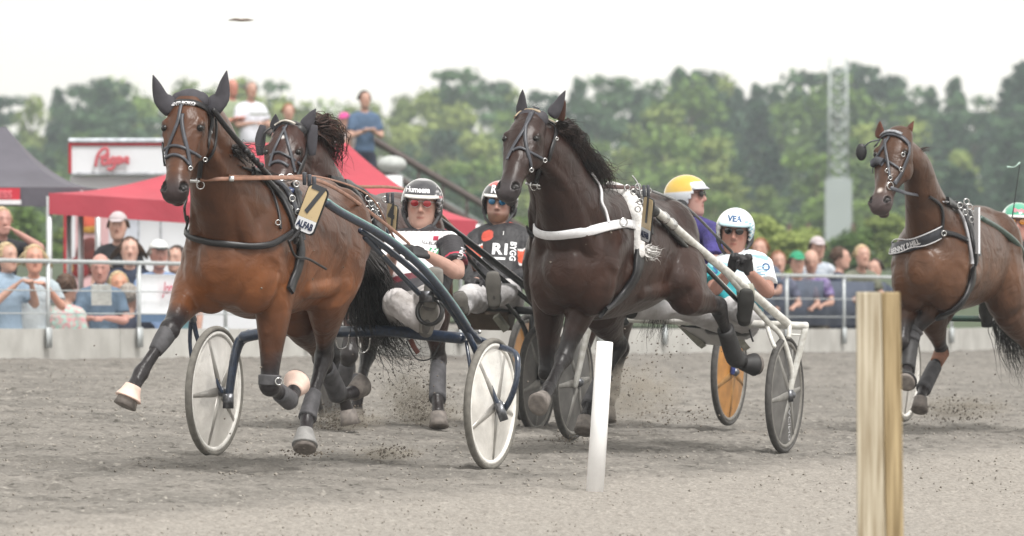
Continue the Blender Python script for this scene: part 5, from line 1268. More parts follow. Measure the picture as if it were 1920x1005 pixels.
# ---- number 1
D = h1['H'].o.y
ear(h1, (978, 212), (980, 168), NEO, .036, name='ear_cover', D=D+.02); ear(h1, (1036, 214), (1060, 170), NEO, .046, bend=(0, 0, -.01), name='ear_cover', D=D+.02)
ear(h1, (1050, 222), (1060, 188), mat('ear_brown', '#4a2d22', .7, var=.3), .032, D=D+.09, name='ear'); hood(h1, None, NEO)
TANB = mat('tan_browband', '#a4937c', .5, var=.15, scale=30)
onhorse(h1, [(968, 222), (978, 210), (1000, 206), (1022, 213), (1038, 226), (1045, 243)], .026, TANB, 'browband', off=.010)
for pts, wd in (([(1002, 207), (994, 222), (982, 245), (964, 274), (952, 300)], .018), ([(996, 212), (986, 236), (985, 262), (990, 290), (994, 318)], .020), ([(962, 283), (976, 277), (994, 286), (1018, 300)], .016)): onhorse(h1, pts, wd, LEAG, 'face_strap', off=.006)
onhorse(h1, [(1026, 214), (1038, 234), (1038, 262), (1029, 290), (1013, 318), (1005, 340)], .026, LEA, 'cheek_strap', off=.008)
onhorse(h1, [(1000, 200), (1005, 192), (1012, 200)], .02, LEAG, 'crown_strap', off=.02); 
for x, y, r in ((1042, 236, .014), (1017, 300, .011), (992, 318, .011), (1040, 262, .008)): ringat(h1, surf(h1, x, y, .016), r, .003, name='buckle')
bp = surf(h1, 1002, 345, .012); ringat(h1, bp, .026, .004, ax=(.6, -.8, 0)); ringat(h1, bp+Vector((.03, -.01, 0)), .018, .004, ax=(.6, -.8, 0)); free(h1, [bp+Vector((-.045, 0, .012)), bp+Vector((.04, 0, 0))], .008, STEEL, 'bit', sub=1)
MAR = mat('maroon_leather', '#4a2f2c', .4, var=.2, scale=30)
rein_(h1, [(1012, 345, bp.y), (1060, 347, bp.y+.1), (1120, 349, 42.2), (1180, 352, 42.5), (1220, 357, 42.8)], .013, MAR); rein_(h1, [(1220, 357, 42.8), (1262, 374, 43.2), (1300, 400, 43.5), (1345, 445, 43.9), (1374, 474, 44.05)], .009, BLACKP)
onhorse(h1, [(1001, 425), (1006, 434), (1018, 439), (1045, 441), (1090, 436), (1130, 427), (1160, 421), (1182, 421), (1214, 428)], .056, BANDW, 'breast_strap', off=.008, th=.005)
ringat(h1, surf(h1, 1162, 422, .03), .022, .004, name='buckle')
onhorse(h1, [(1106, 328), (1118, 344), (1124, 362), (1124, 380), (1132, 396), (1138, 418)], .018, BANDW, 'neck_strap', off=.012, th=.008)
def fat_strap(h, pts, r, m, nm):
    P = [surf(h, x, y, r*.3) for x, y in pts]; v, f = loft([(p, r, r*.7) for p in P], seg=14, up=(0, -1, 0), sub=4, capk=.9); return put(nm, v, f, m, h['root'])
fat_strap(h1, [(1142, 347), (1166, 364), (1184, 394), (1192, 430), (1194, 478)], .038, FLEECE, 'saddle_fleece'); fat_strap(h1, [(1160, 350), (1184, 372), (1198, 400)], .026, FLEECE, 'saddle_fleece')
v, f = strands([surf(h1, 1198, 472, .03), surf(h1, 1208, 474, .05), surf(h1, 1222, 474, .03)], [.02, .035, .045], 120, .005, 2, jit=.008); put('fleece_tuft', v, f, FLEECE, h1['root'])
onhorse(h1, [(1196, 470), (1192, 500), (1180, 530), (1158, 558), (1128, 582)], .085, LEA, 'girth', off=.012, th=.016)
for pts in ([(1188, 345), (1203, 370), (1210, 400), (1212, 440)], [(1180, 352), (1196, 368), (1204, 396)]): onhorse(h1, pts, .035, LEA, 'saddle_flap', th=.018, off=.02)
for x, y in ((1196, 350), (1188, 360), (1200, 378), (1196, 392), (1205, 362), (1176, 352), (1216, 358)): ringat(h1, W(x, y, 42.25), .016, .004)
free(h1, [W(1192, 380, 42.3), W(1202, 372, 42.2), W(1196, 345, 42.2), W(1186, 330, 42.2)], .004, STEEL, 'rein_terret')
plate(h1, [(1205, 366, 42.22), (1223, 374, 42.05), (1221, 459, 42.02), (1203, 449, 42.2)], 42.2, '1', 'ALFAB', .20)
for k, x in enumerate((1208, 1216)): v, f = loft([(W(x, 369, 42.2), .009, .005), (W(x-1, 348, 42.2), .010, .006)], seg=8, sub=1, up=(0, 1, 0)); put('plate_prong', v, f, LEAG, h1['root'])
for k, (a, b) in enumerate((((1052, 238), (1074, 258)), ((1062, 254), (1090, 282)), ((1074, 272), (1108, 308)), ((1088, 292), (1128, 330)), ((1102, 314), (1138, 344)))):
    p0 = W(a[0], a[1], D+.12+k*.09); p2 = W(b[0], b[1], D+.2+k*.09); p1 = p0.lerp(p2, .5)+Vector((.015, 0, .025))
    v, f = strands([p0, p1, p2, p2+Vector((.015, 0, -.06))], [.035, .048, .045, .035], 230, .0036, 20+k, jit=.011, tmin=.45); put('mane', v, f, HAIRM, h1['root'])
v, f = strands([W(1130, 318, 42.2), W(1150, 326, 42.3), W(1172, 325, 42.4)], [.05, .05, .06], 40, .0022, 40, jit=.02, tmin=.4); put('mane', v, f, HAIRR, h1['root'])
v, f = strands([surf(h1, 1262, 420, -.12), W(1245, 520, 44.0), W(1235, 600, 44.1), W(1228, 640, 44.1)], [.03, .07, .07, .08], 160, .005, 50, jit=.016); put('tail', v, f, HAIRB, h1['root'])
BOOTB = mat('black_boot', '#2b2a2b', .6, var=.3, scale=25, bump=.3)
wrap(h1, 'LH', 1.45, 2.35, .054, .060, BOOTB, 'shin_boot'); wrap(h1, 'RH', 1.5, 2.2, .054, .058, BOOTG, 'shin_boot'); bell(h1, 'LH', BOOTB)
# ---- number 4
D = h4['H'].o.y
ear(h4, (516, 240), (517, 214), NEO, .036, name='ear_cover', D=D); ear(h4, (572, 240), (592, 204), NEO, .050, name='ear_cover', D=D+.03); hood(h4, None, LEA)
onhorse(h4, [(507, 252), (512, 238), (535, 229), (560, 236), (578, 250)], .024, LEA, 'browband', off=.01)
onhorse(h4, [(520, 240), (535, 232), (552, 238)], .014, mat('pale_cord', '#b9b3aa', .6), 'brow_cord', off=.022)
for pts, wd in (([(538, 236), (524, 262), (512, 290), (507, 312)], .016), ([(532, 240), (540, 270), (548, 300), (552, 322)], .018), ([(508, 292), (522, 285), (540, 294), (562, 308)], .014), ([(506, 310), (522, 302), (540, 312)], .018)): onhorse(h4, pts, wd, LEAG, 'face_strap', off=.006)
onhorse(h4, [(576, 244), (576, 275), (568, 300), (556, 330)], .028, LEA, 'cheek_strap', off=.008)
for x0, x1, yy, nm in ((579, 592, 262, 'blinker'), (484, 492, 262, 'blinker')):
    c = W((x0+x1)/2, yy, D-.02); v, f = loft([(c+Vector((0, 0, -.09)), .02, .006), (c, .032, .008), (c+Vector((.015, 0, .085)), .018, .005)], seg=12, up=(0, -1, 0), sub=3); put(nm, v, f, NEO, h4['root'])
free(h4, [W(508, 240, D-.02), W(495, 250, D-.05), W(494, 268, D-.05), W(500, 300, D-.05)], .006, LEA, 'blinker_wire')
v, f = strands([W(588, 238, D+.15), W(606, 240, D+.25), W(622, 268, D+.35), W(618, 300, D+.4), W(640, 335, D+.5)], [.05, .085, .085, .07, .05], 420, .005, 60, jit=.014, tmin=.35); put('mane', v, f, HAIRR, h4['root'])
for pts, wd, nm in (([(612, 335), (650, 352), (672, 380), (682, 410)], .05, 'saddle_band'), ([(640, 345), (672, 360), (695, 390), (702, 430)], .055, 'saddle_band'), ([(700, 400), (704, 440), (698, 480)], .07, 'girth')): onhorse(h4, pts, wd, LEA, nm, th=.018, off=.016)
for x, y in ((690, 372), (697, 382), (688, 392), (700, 398), (708, 386), (695, 408), (712, 400), (722, 374)): ringat(h4, W(x, y, 44.55), .017, .004)
rein_(h4, [(556, 333, D), (620, 345, 44.6), (680, 350, 44.8), (740, 352, 45.1), (790, 370, 45.6), (860, 440, 46.4), (893, 515, 46.9)], .010, BROWNL)
plate(h4, [(726, 378, 44.45), (745, 386, 44.25), (742, 452, 44.25), (723, 444, 44.45)], 44.4, '4', 'ALFAB', .19)
for x in (727, 736): v, f = loft([(W(x, 380, 44.5), .009, .005), (W(x, 362, 44.5), .010, .006)], seg=8, sub=1, up=(0, 1, 0)); put('plate_prong', v, f, LEAG, h4['root'])
wrap(h4, 'LH', 1.2, 2.1, .052, .056, BOOTG, 'shin_boot'); wrap(h4, 'RF', 1.1, 1.9, .048, .054, BOOTG, 'shin_boot'); wrap(h4, 'LF', 1.2, 1.9, .048, .052, BOOTG, 'shin_boot'); bell(h4, 'RF', BOOTG)
v, f = strands([surf(h4, 800, 440, -.12), W(815, 500, 46.3), W(812, 560, 46.4), W(806, 640, 46.5)], [.03, .05, .05, .05], 120, .005, 70); put('tail', v, f, HAIRB, h4['root'])
# ---- the horse at the right edge
D = hR['H'].o.y; EARB = mat('ear_bay', '#5d3526', .6, var=.3, scale=20); EARI = mat('ear_inner', '#8a6a5c', .8, var=.2)
ear(hR, (1650, 256), (1650, 227), EARB, .038, D=D, inner=EARI); ear(hR, (1698, 258), (1713, 227), EARB, .038, D=D+.02, inner=EARI)
onhorse(hR, [(1640, 272), (1650, 260), (1672, 253), (1692, 260), (1702, 272)], .030, LEAG, 'browband', off=.012)
fl2 = [(1655, 256), (1672, 250), (1690, 256)]; onhorse(hR, fl2, .022, mat('studded_band', '#9a9da3', .4, metal=.4, var=.4, scale=60), 'brow_trim', off=.022)
for pts, wd in (([(1668, 258), (1655, 280), (1640, 305), (1630, 325)], .018), ([(1660, 262), (1662, 285), (1666, 310), (1668, 335)], .018), ([(1640, 306), (1655, 300), (1670, 306), (1688, 318)], .016)): onhorse(hR, pts, wd, LEAG, 'face_strap', off=.008)
v, f = strap(hR['T'], [(1635, 308), (1648, 302), (1658, 306)], .05, .02, D, 4, .01); put('nose_roll', v, f, LEAG, hR['root'])
onhorse(hR, [(1702, 268), (1700, 295), (1690, 320), (1676, 345)], .030, LEAG, 'cheek_strap', off=.010)
for x, y, r, ox in ((1615, 285, .058, -.01), (1702, 283, .050, 0)):
    c = W(x, y, D-.06); ax = Vector((.75 if ox else .95, -.65 if ox else -.3, 0)).normalized(); v, f = blob(c, (r*.62, .016, r), ax.cross(Vector((0, 0, 1))), ax, Vector((0, 0, 1)), 20, 12) if not ox else blob(c, (.036, .018, .056)); put('blinker_cup', v, f, LEA, hR['root'])
free(hR, [W(1650, 262, D-.05), W(1632, 266, D-.08), W(1620, 276, D-.07)], .005, LEAG, 'blinker_wire')
bp = surf(hR, 1668, 350, .012); ringat(hR, bp, .024, .004, ax=(.6, -.8, 0)); 
rein_(hR, [(1670, 352, bp.y), (1700, 362, bp.y+.1), (1745, 370, 48.2), (1790, 385, 48.4), (1830, 400, 48.7)], .013, LEAG)
for x, y in ((1688, 318), (1668, 335), (1664, 322), (1694, 292)): ringat(hR, surf(hR, x, y, .016), .012, .003, name='buckle')
free(hR, [W(1708, 278, D+.05), W(1720, 325, D+.3), W(1738, 365, D+.5)], .009, LEA, 'overcheck_strap')
HB = onhorse(hR, [(1655, 452), (1661, 464), (1680, 467), (1705, 461), (1735, 448), (1762, 434)], .082, LEAG, 'breast_strap', off=.014, th=.010)
for dy in (-11, 11):
    v, f = strap(hR['T'], [(x, y+dy) for x, y in [(1656, 453), (1662, 463), (1680, 466), (1705, 460), (1735, 447), (1761, 434)]], .007, .002, D, 4, .027); put('silver_edging', v, f, BANDW, HB)
fr_ = hR['fr']; Xh = (fr_.L*.9+fr_.F*-.1+Vector((0, 0, .28))).normalized(); Yh = (Vector((0, 0, 1))-Xh*Xh.z).normalized()
v, f = text_mesh('BENNY P.HILL', .046, surf(hR, 1698, 463, 0), Xh, Yh, T=obvh(HB), off=.003, bold=.002, sx=.8); put('lettering', v, f, BANDW, HB, smooth=False)
onhorse(hR, [(1762, 434), (1785, 440), (1812, 452)], .034, LEA, 'trace', off=.014); ringat(hR, surf(hR, 1764, 436, .03), .016, .004, name='buckle')
onhorse(hR, [(1740, 368), (1762, 385), (1766, 410), (1764, 432)], .022, LEA, 'neck_strap', off=.012)
for pts, wd, m in (([(1765, 378), (1790, 395), (1806, 425), (1814, 460), (1818, 495)], .009, mat('silver_piping', '#9a9a9d', .5)), ([(1772, 378), (1798, 394), (1814, 425), (1822, 460), (1824, 496)], .06, LEA), ([(1790, 380), (1815, 400), (1826, 440), (1830, 480)], .06, LEA), ([(1820, 500), (1818, 530), (1806, 556), (1785, 580), (1760, 594)], .085, LEA)): onhorse(hR, pts, wd, m, 'saddle_band' if pts[0][1] < 400 else 'girth', off=.014, th=.016)
for x, y in ((1800, 385), (1810, 398), (1818, 388), (1822, 412), (1812, 378), (1828, 400), (1818, 505)): ringat(hR, W(x, y, 48.15), .018, .004)
v, f = box(W(1832, 432, 48.1), (.035, .006, .15), Vector((.35, -.93, 0)), Vector((.93, .35, 0))); put('number_plate', v, f, PWHT, hR['root'], smooth=False)
v, f = strands([W(1706, 300, D+.1), W(1716, 288, D+.12), W(1732, 279, D+.15), W(1750, 280, D+.2)], [.012, .02, .02, .02], 60, .0035, 80, jit=.004, tmin=.5); put('mane', v, f, HAIRR, hR['root'])
v, f = strands([W(1716, 340, D+.3), W(1740, 362, D+.5), W(1765, 372, D+.6)], [.02, .03, .03], 60, .0035, 82, jit=.006); put('mane', v, f, HAIRR, hR['root'])
v, f = strands([W(1868, 520, 49.7), W(1878, 570, 49.8), W(1892, 620, 49.9), W(1908, 670, 50), W(1916, 710, 50)], [.05, .09, .10, .10, .08], 300, .0045, 84, jit=.014); put('tail', v, f, HAIRB, hR['root'])
wrap(hR, 'LF', .92, 1.25, .066, .058, BOOTG, 'knee_boot'); wrap(hR, 'LF', 1.3, 2.1, .054, .060, BOOTB, 'shin_boot'); wrap(hR, 'RH', 1.0, 1.3, .060, .050, mat('tan_boot', '#8a6250', .7, var=.3, scale=20), 'hock_boot'); wrap(hR, 'RH', 1.4, 2.1, .056, .060, BOOTG, 'shin_boot'); bell(hR, 'LF', BOOTB)
# ---- the hidden one
onhorse(h2, [(985, 425), (1000, 440), (1030, 445)], .035, LEA, 'breast_strap', off=.01)
# ------------------------------------------------------------ rig of number 1
def rig(label, nx, ny, nD, fx, fy, fD, deg, rad, disc, rim, rib, tyre, ribs=5, ph=0.4, disc2=None, rib2=None):
    o = (W(nx, ny, nD)+W(fx, fy, fD))/2; o.z = ground_z(o.x, o.y); fr = Frame(o, deg)
    s = thing('sulky', o, label, 'sulky', 'racing sulkies'); ax = fr.L+Vector((0, 0, -.02))
    wheel(s, W(nx, ny, nD), ax, rad, disc, rim, rib, tyre, ribs, ph); wheel(s, W(fx, fy, fD), ax, rad, disc2 or disc, rim, rib2 or rib, tyre, ribs, ph+1)
    return s, fr
def bar(s, fr, nm, pts, r, m, r2=None): return rod(nm, [fr.onf(*p) for p in pts], r, m, s, r2)
su1, s1 = rig('white tube-framed sulky with dark grey ribbed disc wheels, behind horse number 1', 1471, 740, 43.9, 1074, 717, 44.4, 19, .345, DISCG, RIMG, RIBG, TYRED, 6)
wlet = [c for c in su1.children if c.name.startswith('wheel')][0]
v, f = text_mesh('RACING', .060, W(1476, 790, 43.83), Vector((-.05, 0, -1)).normalized(), s1.F, off=0); 
P_ = [(p-W(1476, 790, 43.83)) for p in v]; ax1 = s1.L
v = [W(1471, 740, 43.9)+ax1*.030+Vector((0, 0, -.16))+Vector((0, 0, -1))*p.dot(Vector((-.05, 0, -1)).normalized())+(-s1.F)*(-p.dot(s1.F)) for p in P_]; put('lettering', v, f, WL, wlet, smooth=False)
bar(su1, s1, 'crossbar', [(1100, 594, .05), (1165, 597, .05), (1330, 604, .05), (1480, 610, .05), (1512, 611, .05)], .024, WHITEP)
bar(su1, s1, 'shaft', [(1224, 394, 1.62), (1240, 404, 1.5), (1300, 457, 1.1), (1400, 541, .5), (1477, 607, .06)], .026, WHITEP)
bar(su1, s1, 'shaft_cap', [(1220, 391, 1.64), (1229, 398, 1.60)], .031, BLACKP)
for x, y, k in ((1244, 408, 1.47), (1258, 420, 1.38)): bar(su1, s1, 'shaft_clamp', [(x-3, y-3, k), (x+4, y+4, k-.02)], .034, STEEL)
bar(su1, s1, 'fork', [(1345, 490, .85), (1403, 562, .45), (1440, 604, .22), (1466, 632, .12), (1484, 690, .06), (1484, 730, .04)], .019, WHITEP, .014)
bar(su1, s1, 'fork', [(1510, 614, .05), (1496, 672, .04), (1479, 738, .05)], .020, WHITEP, .018)
bar(su1, s1, 'strut', [(1481, 608, .06), (1479, 632, .1)], .015, WHITEP); bar(su1, s1, 'strut', [(1437, 606, .2), (1444, 630, .25), (1452, 650, .3)], .013, WHITEP)
bar(su1, s1, 'strut', [(1478, 627, .08), (1500, 628, .06)], .006, WHITEP)
bar(su1, s1, 'footrest_bar', [(1234, 407, 1.5), (1300, 478, 1.1), (1383, 564, .6)], .014, BLACKP)
bar(su1, s1, 'footrest_highlight', [(1236, 405, 1.505), (1300, 474, 1.105), (1380, 556, .62)], .006, WHITEP)  # white highlight on the dark footrest bar, built as a thin strip
bar(su1, s1, 'fork', [(1110, 594, .05), (1097, 640, .05), (1078, 724, .04)], .022, WHITEP, .018)
bar(su1, s1, 'shaft', [(1105, 594, .08), (1080, 540, .5), (1075, 450, 1.2), (1072, 410, 1.55)], .024, WHITEP)
def slat(s, fr, pts, w_, th, m, nm):
    v, f = loft([(fr.onf(*p), w_, th) for p in pts], seg=4, sub=1, up=(0, 0, 1), capk=.02); return put(nm, v, f, m, s, smooth=False)
GSL = mat('grey_slat', '#8b8b80', .6, var=.25, scale=15)
slat(su1, s1, [(1274, 606, .0), (1316, 648, -.5)], .03, .02, GSL, 'seat_support'); slat(su1, s1, [(1364, 612, 0), (1398, 652, -.5)], .03, .02, GSL, 'seat_support'); slat(su1, s1, [(1310, 612, 0), (1352, 645, -.5)], .12, .012, BLACKP, 'seat_board')
bar(su1, s1, 'seat_pad', [(1330, 606, -.1), (1400, 610, -.1)], .07, BLACKP)
v, f = loft([(s1.onf(1384, 549, .5), .05, .016), (s1.onf(1412, 547, .5), .05, .016)], seg=8, sub=1, up=(0, 1, 0)); put('footrest', v, f, GSL, su1)
bar(su1, s1, 'strap_knot', [(1168, 588, .06), (1172, 606, .06)], .028, BLACKP)
v, f = box(s1.onf(1481, 742, .05), (.02, .02, .035)); put('axle_nut', v, f, HUB, su1)
D1 = 44.35
J = jj(nb=(1387, 478, D1), ch=(1386, 522, D1-.05), wa=(1383, 562, D1-.1), pe=(1380, 594, D1-.2), sL=(1428, 495, D1-.08), sR=(1345, 503, D1), eL=(1440, 548, D1-.28), wL=(1404, 510, D1-.48),
       eR=(1338, 545, D1-.2), wR=(1372, 505, D1-.42), hL=(1398, 596, D1-.2), hR=(1362, 595, D1-.2), kL=(1375, 578, D1-.62), aL=(1396, 592, D1-.95), tL=(1400, 545, D1-1.0), kR=(1275, 574, D1-.55), aR=(1180, 582, D1-.85), tR=(1165, 560, D1-.95))
def sc1(co, J, H):
    n = len(co); c = np.tile(lin('#dfe5e9'), (n, 1)); x = co[:, 0]-J['ch'].x; z = co[:, 2]-J['ch'].z
    c[(z < -.0-x*.6) & (z > -.03-x*.6) & (abs(x) < .2)] = lin('#7fb8c4'); t = z < -.03-x*.6; c[t & (x < .16)] = lin('#1f8f98'); c[(z < -.12) & (x > .0) & (x < .16)] = lin('#17646e')
    c[(z > .02) & (abs((z+x*.3)*9 % 1 - .5) < .12) & (abs(x) < .17)] = lin('#8fb9cc'); c[co[:, 2] > J['nb'].z-.0] = lin('#c8d2d8')
    d = np.linalg.norm(co-np.array(J['sL'].lerp(J['eL'], .80)), axis=1) < .075; c[d & (z < -.03)] = lin('#222a4c')
    return c
p1 = person(dict(label='race driver in white and teal top with dark sunglasses and a raised black glove', group='race drivers', J=J, head=(W(1378, 436, D1-.02), -6, 4, 4), base=s1.p(-.2, .1, .8), shirt=MATS['race_silk'], shirtcols=sc1, sleeve='short',
    pants=cloth('white_trousers', '#c9c8ca', col2='#a9a6a6', scale=9), tuck=True, shoe=mat('black_boots', '#262523', .6, var=.3, scale=20), glove=mat('black_glove', '#211f22'), skin='#9f7668', curl=68, soleL=(0, -1, .1), soleR=(-1, -.5, 0), hnL=(-.2, .8, .3), hdL=(-.25, -.2, .95), hnR=(0, .6, .6), hdR=(.3, -.3, .9)))
shades(p1, mat('black_lens', '#121014', .05, var=.2, coat=1), mat('dark_frame', '#2a2626', .3))
def hc1(f, r, u):
    if u > .72: return '#a9cbd8' if (f*7) % 2 < .6 else '#d9dfe2'
    if r > .55 and u < .45: return '#5fa3b5' if (u*14+f*4) % 2 < 1 else '#dfe3e4'
    return '#dfe3e4'
he, T_, o_h = helmet(p1, HELM, hc1, mat('visor_pale', '#a9c4cb', .35, var=.06), HIN); Hh = p1['H']
BLP = mat('blue_print', '#24507c', .5); v, f = text_mesh('VEA', .046, o_h+Hh.f*.15+Hh.u*.066, Hh.r, Hh.u, T=T_, off=.002, bold=.002); put('lettering', v, f, BLP, he, smooth=False)
v, f = text_mesh('S', .07, W(1342, 506, D1-.2), Vector((1, 0, -.15)).normalized(), Vector((.15, 0, 1)).normalized(), T=p1['c']['_shirtT'], off=.003, bold=.003); put('lettering', v, f, BLP, p1['c']['_shirt'], smooth=False)
v, f = text_mesh('O', .060, W(1436, 501, D1-.2), Vector((.9, 0, -.4)).normalized(), Vector((.4, 0, .9)).normalized(), T=p1['c']['_shirtT'], off=.003, bold=.002); put('lettering', v, f, BLP, p1['c']['_shirt'], smooth=False)
# ------------------------------------------------------------ rig of number 4
su4, s4 = rig('black tube-framed sulky with grey disc wheels, driven by the driver in black and orange', 1006, 713, 46.8, 628, 705, 47.2, 19, .340, DISCG, RIMG, RIBG, TYRED, 5, .1)
bar(su4, s4, 'crossbar', [(650, 570, .05), (750, 574, .05), (863, 579, .05), (1010, 583, .05)], .026, BLACKP)
bar(su4, s4, 'shaft', [(748, 372, 1.5), (790, 392, 1.3), (823, 412, 1.1), (920, 486, .6), (1017, 562, .08)], .022, BLACKP)
bar(su4, s4, 'shaft_brace', [(850, 445, .9), (870, 462, .8), (940, 522, .4), (1010, 580, .06)], .016, BLACKP); bar(su4, s4, 'footrest_bar', [(866, 470, .85), (925, 540, .5), (975, 600, .2)], .013, BLACKP)
bar(su4, s4, 'shaft_top_strip', [(838, 421, 1.02), (920, 481, .605), (1008, 549, .12)], .008, mat('grey_trim', '#9a9a98', .4), )
bar(su4, s4, 'fork', [(1012, 583, .06), (1018, 640, .05), (1012, 710, .05)], .018, BLACKP); bar(su4, s4, 'fork', [(960, 580, .1), (985, 620, .08), (1000, 705, .06)], .016, BLACKP)
bar(su4, s4, 'fork', [(655, 571, .05), (650, 630, .05), (634, 705, .05)], .018, BLACKP); bar(su4, s4, 'shaft', [(655, 571, .08), (640, 500, .6), (630, 420, 1.4)], .02, BLACKP)
slat(su4, s4, [(860, 588, 0), (960, 590, 0)], .09, .10, mat('footboard', '#55483c', .6, var=.2), 'seat_pan'); slat(su4, s4, [(930, 592, .25), (950, 618, .2)], .03, .03, GSL, 'footrest')
D4 = 47.3
J = jj(nb=(940, 424, D4), ch=(944, 468, D4-.05), wa=(936, 518, D4-.15), pe=(930, 562, D4-.25), sL=(986, 448, D4-.05), sR=(894, 448, D4), eL=(1004, 508, D4-.2), wL=(940, 532, D4-.45), eR=(872, 505, D4-.2), wR=(893, 527, D4-.5),
       hL=(952, 566, D4-.25), hR=(908, 566, D4-.25), kL=(952, 545, D4-.7), aL=(926, 560, D4-1.05), tL=(924, 512, D4-1.1), kR=(880, 555, D4-.7), aR=(866, 580, D4-1.05), tR=(860, 550, D4-1.1))
def sc4(co, J, H):
    n = len(co); c = np.tile(lin('#232226'), (n, 1)); a, b = np.array(J['sL']), np.array(J['eL'])
    for a_, b_, in ((J['sL'], J['eL']), (J['sR'], J['eR'])):
        a, b = np.array(a_), np.array(b_); d = (b-a)/np.linalg.norm(b-a); t = (co-a)@d; ds = np.linalg.norm(co-a-t[:, None]*d, axis=1)
        near_ = ds < .1; c[near_ & (t > .105) & (t < .205)] = lin('#dcdcdc'); c[near_ & (t > .118) & (t < .192)] = lin('#d25a3c')
    k = np.linalg.norm(co-np.array(J['nb']+Vector((-.09, -.12, -.06))), axis=1) < .042; c[k] = lin('#c04a3a')
    c[co[:, 2] > J['nb'].z+.022] = lin('#b8483c'); return c
p4 = person(dict(label='race driver in black top with orange armbands and blue mirrored sunglasses', group='race drivers', J=J, head=(W(936, 382, D4), -8, 2, 4), base=s4.p(-.2, .1, .8), shirt=MATS['race_silk'], shirtcols=sc4, sleeve='long', pants=MATS['white_trousers'], tuck=True,
    shoe=mat('grey_boot', '#6b6967'), solem=MATS['boot_sole'], soleL=(0, -1, .15), soleR=(0, -1, .1), glove=MATS['black_glove'], skin='#ae8c80', beard='#6b4a38', curl=65, hnL=(0, -.4, .9), hdL=(-.9, -.3, .1), hnR=(0, -.4, .9), hdR=(-.3, -.8, .1)))
shades(p4, mat('blue_lens', '#1d6f9c', .05, var=.4, scale=40, metal=.5, coat=1), MATS['dark_frame'])
he, T_, o_h = helmet(p4, HELM, lambda f, r, u: '#c0403c' if (r < -.1 and u > .75 and f > -.1) else ('#b9b7b5' if u > .93 else '#201f22'), MATS['visor_white'], HIN); Hh = p4['H']
v, f = text_mesh('R1', .066, o_h+Hh.f*.15+Hh.u*.070-Hh.r*.01, Hh.r, Hh.u, T=T_, off=.002, bold=.002); put('lettering', v, f, WL, he, smooth=False)
X_ = (J['sL']-J['sR']).normalized(); Y_ = (J['nb']-J['ch']); Y_ = (Y_-X_*Y_.dot(X_)).normalized(); sT, sO = p4['c']['_shirtT'], p4['c']['_shirt']
stext('R1', .105, 934, 458, D4-.3, WL, sT, sO, X=X_, Y=Y_, bold=.004); stext('BYGG', .050, 956, 461, D4-.3, WL, sT, sO, X=-Y_, Y=X_, bold=.002); stext('__', .09, 928, 466, D4-.3, WL, sT, sO, X=X_, Y=Y_, bold=.006)
# ------------------------------------------------------------ yellow helmet rig
su2, s2 = rig('dark sulky with an orange disc wheel, between the two number-bearing rigs and the barrier', 1367, 697, 47.6, 985, 690, 48.0, 19, .345, DISCY, RIMG, mat('orange_rib', '#8f6a3c', .5), TYRED, 5, .2)
bar(su2, s2, 'crossbar', [(1000, 570, .05), (1200, 578, .05), (1375, 583, .05)], .024, BLACKP); bar(su2, s2, 'fork', [(1378, 583, .05), (1382, 640, .05), (1373, 700, .05)], .018, mat('blue_paint', '#3a4a86', .4), .016); bar(su2, s2, 'fork', [(1345, 583, .06), (1350, 640, .05), (1362, 700, .05)], .016, MATS['blue_paint'])
bar(su2, s2, 'shaft', [(1150, 420, 1.5), (1240, 480, 1.0), (1375, 582, .08)], .022, BLACKP); bar(su2, s2, 'shaft', [(1040, 420, 1.5), (1020, 480, 1.0), (1000, 568, .08)], .022, BLACKP); bar(su2, s2, 'fork', [(1000, 570, .05), (990, 690, .05)], .018, BLACKP)
bar(su2, s2, 'seat_pad', [(1240, 578, -.1), (1320, 582, -.1)], .07, BLACKP)
D2 = 47.9
J = jj(nb=(1296, 412, D2), ch=(1306, 458, D2-.02), wa=(1298, 510, D2-.1), pe=(1288, 560, D2-.2), sL=(1336, 438, D2-.2), sR=(1276, 436, D2+.15), eL=(1340, 500, D2-.35), wL=(1300, 520, D2-.6), eR=(1262, 495, D2-.1), wR=(1275, 520, D2-.5),
       hL=(1304, 568, D2-.2), hR=(1266, 566, D2-.2), kL=(1330, 545, D2-.65), aL=(1320, 575, D2-1.0), tL=(1318, 535, D2-1.05), kR=(1230, 550, D2-.65), aR=(1215, 578, D2-1.0), tR=(1212, 540, D2-1.05))
p2 = person(dict(label='race driver in purple top and yellow helmet seen in profile', group='race drivers', J=J, head=(W(1292, 370, D2), 68, -4, 0), fwd=(.35, -.9, 0), base=s2.p(-.2, .1, .8), shirt=cloth('purple_silk', '#41397c', col2='#2f2a5c', scale=12), sleeve='short', pants=MATS['white_trousers'], shoe=MATS['black_boots'], glove=MATS['black_glove'], skin='#a8837a', vox=.0075))
he, T_, o_h = helmet(p2, HELM, lambda f, r, u: '#c4c9d0' if (f > .55 and u < .6) or u < .12 else '#c9a53a', mat('visor_grey', '#b9bcc4', .35, var=.06), HIN); shades(p2, MATS['dark_frame'], MATS['dark_frame'])
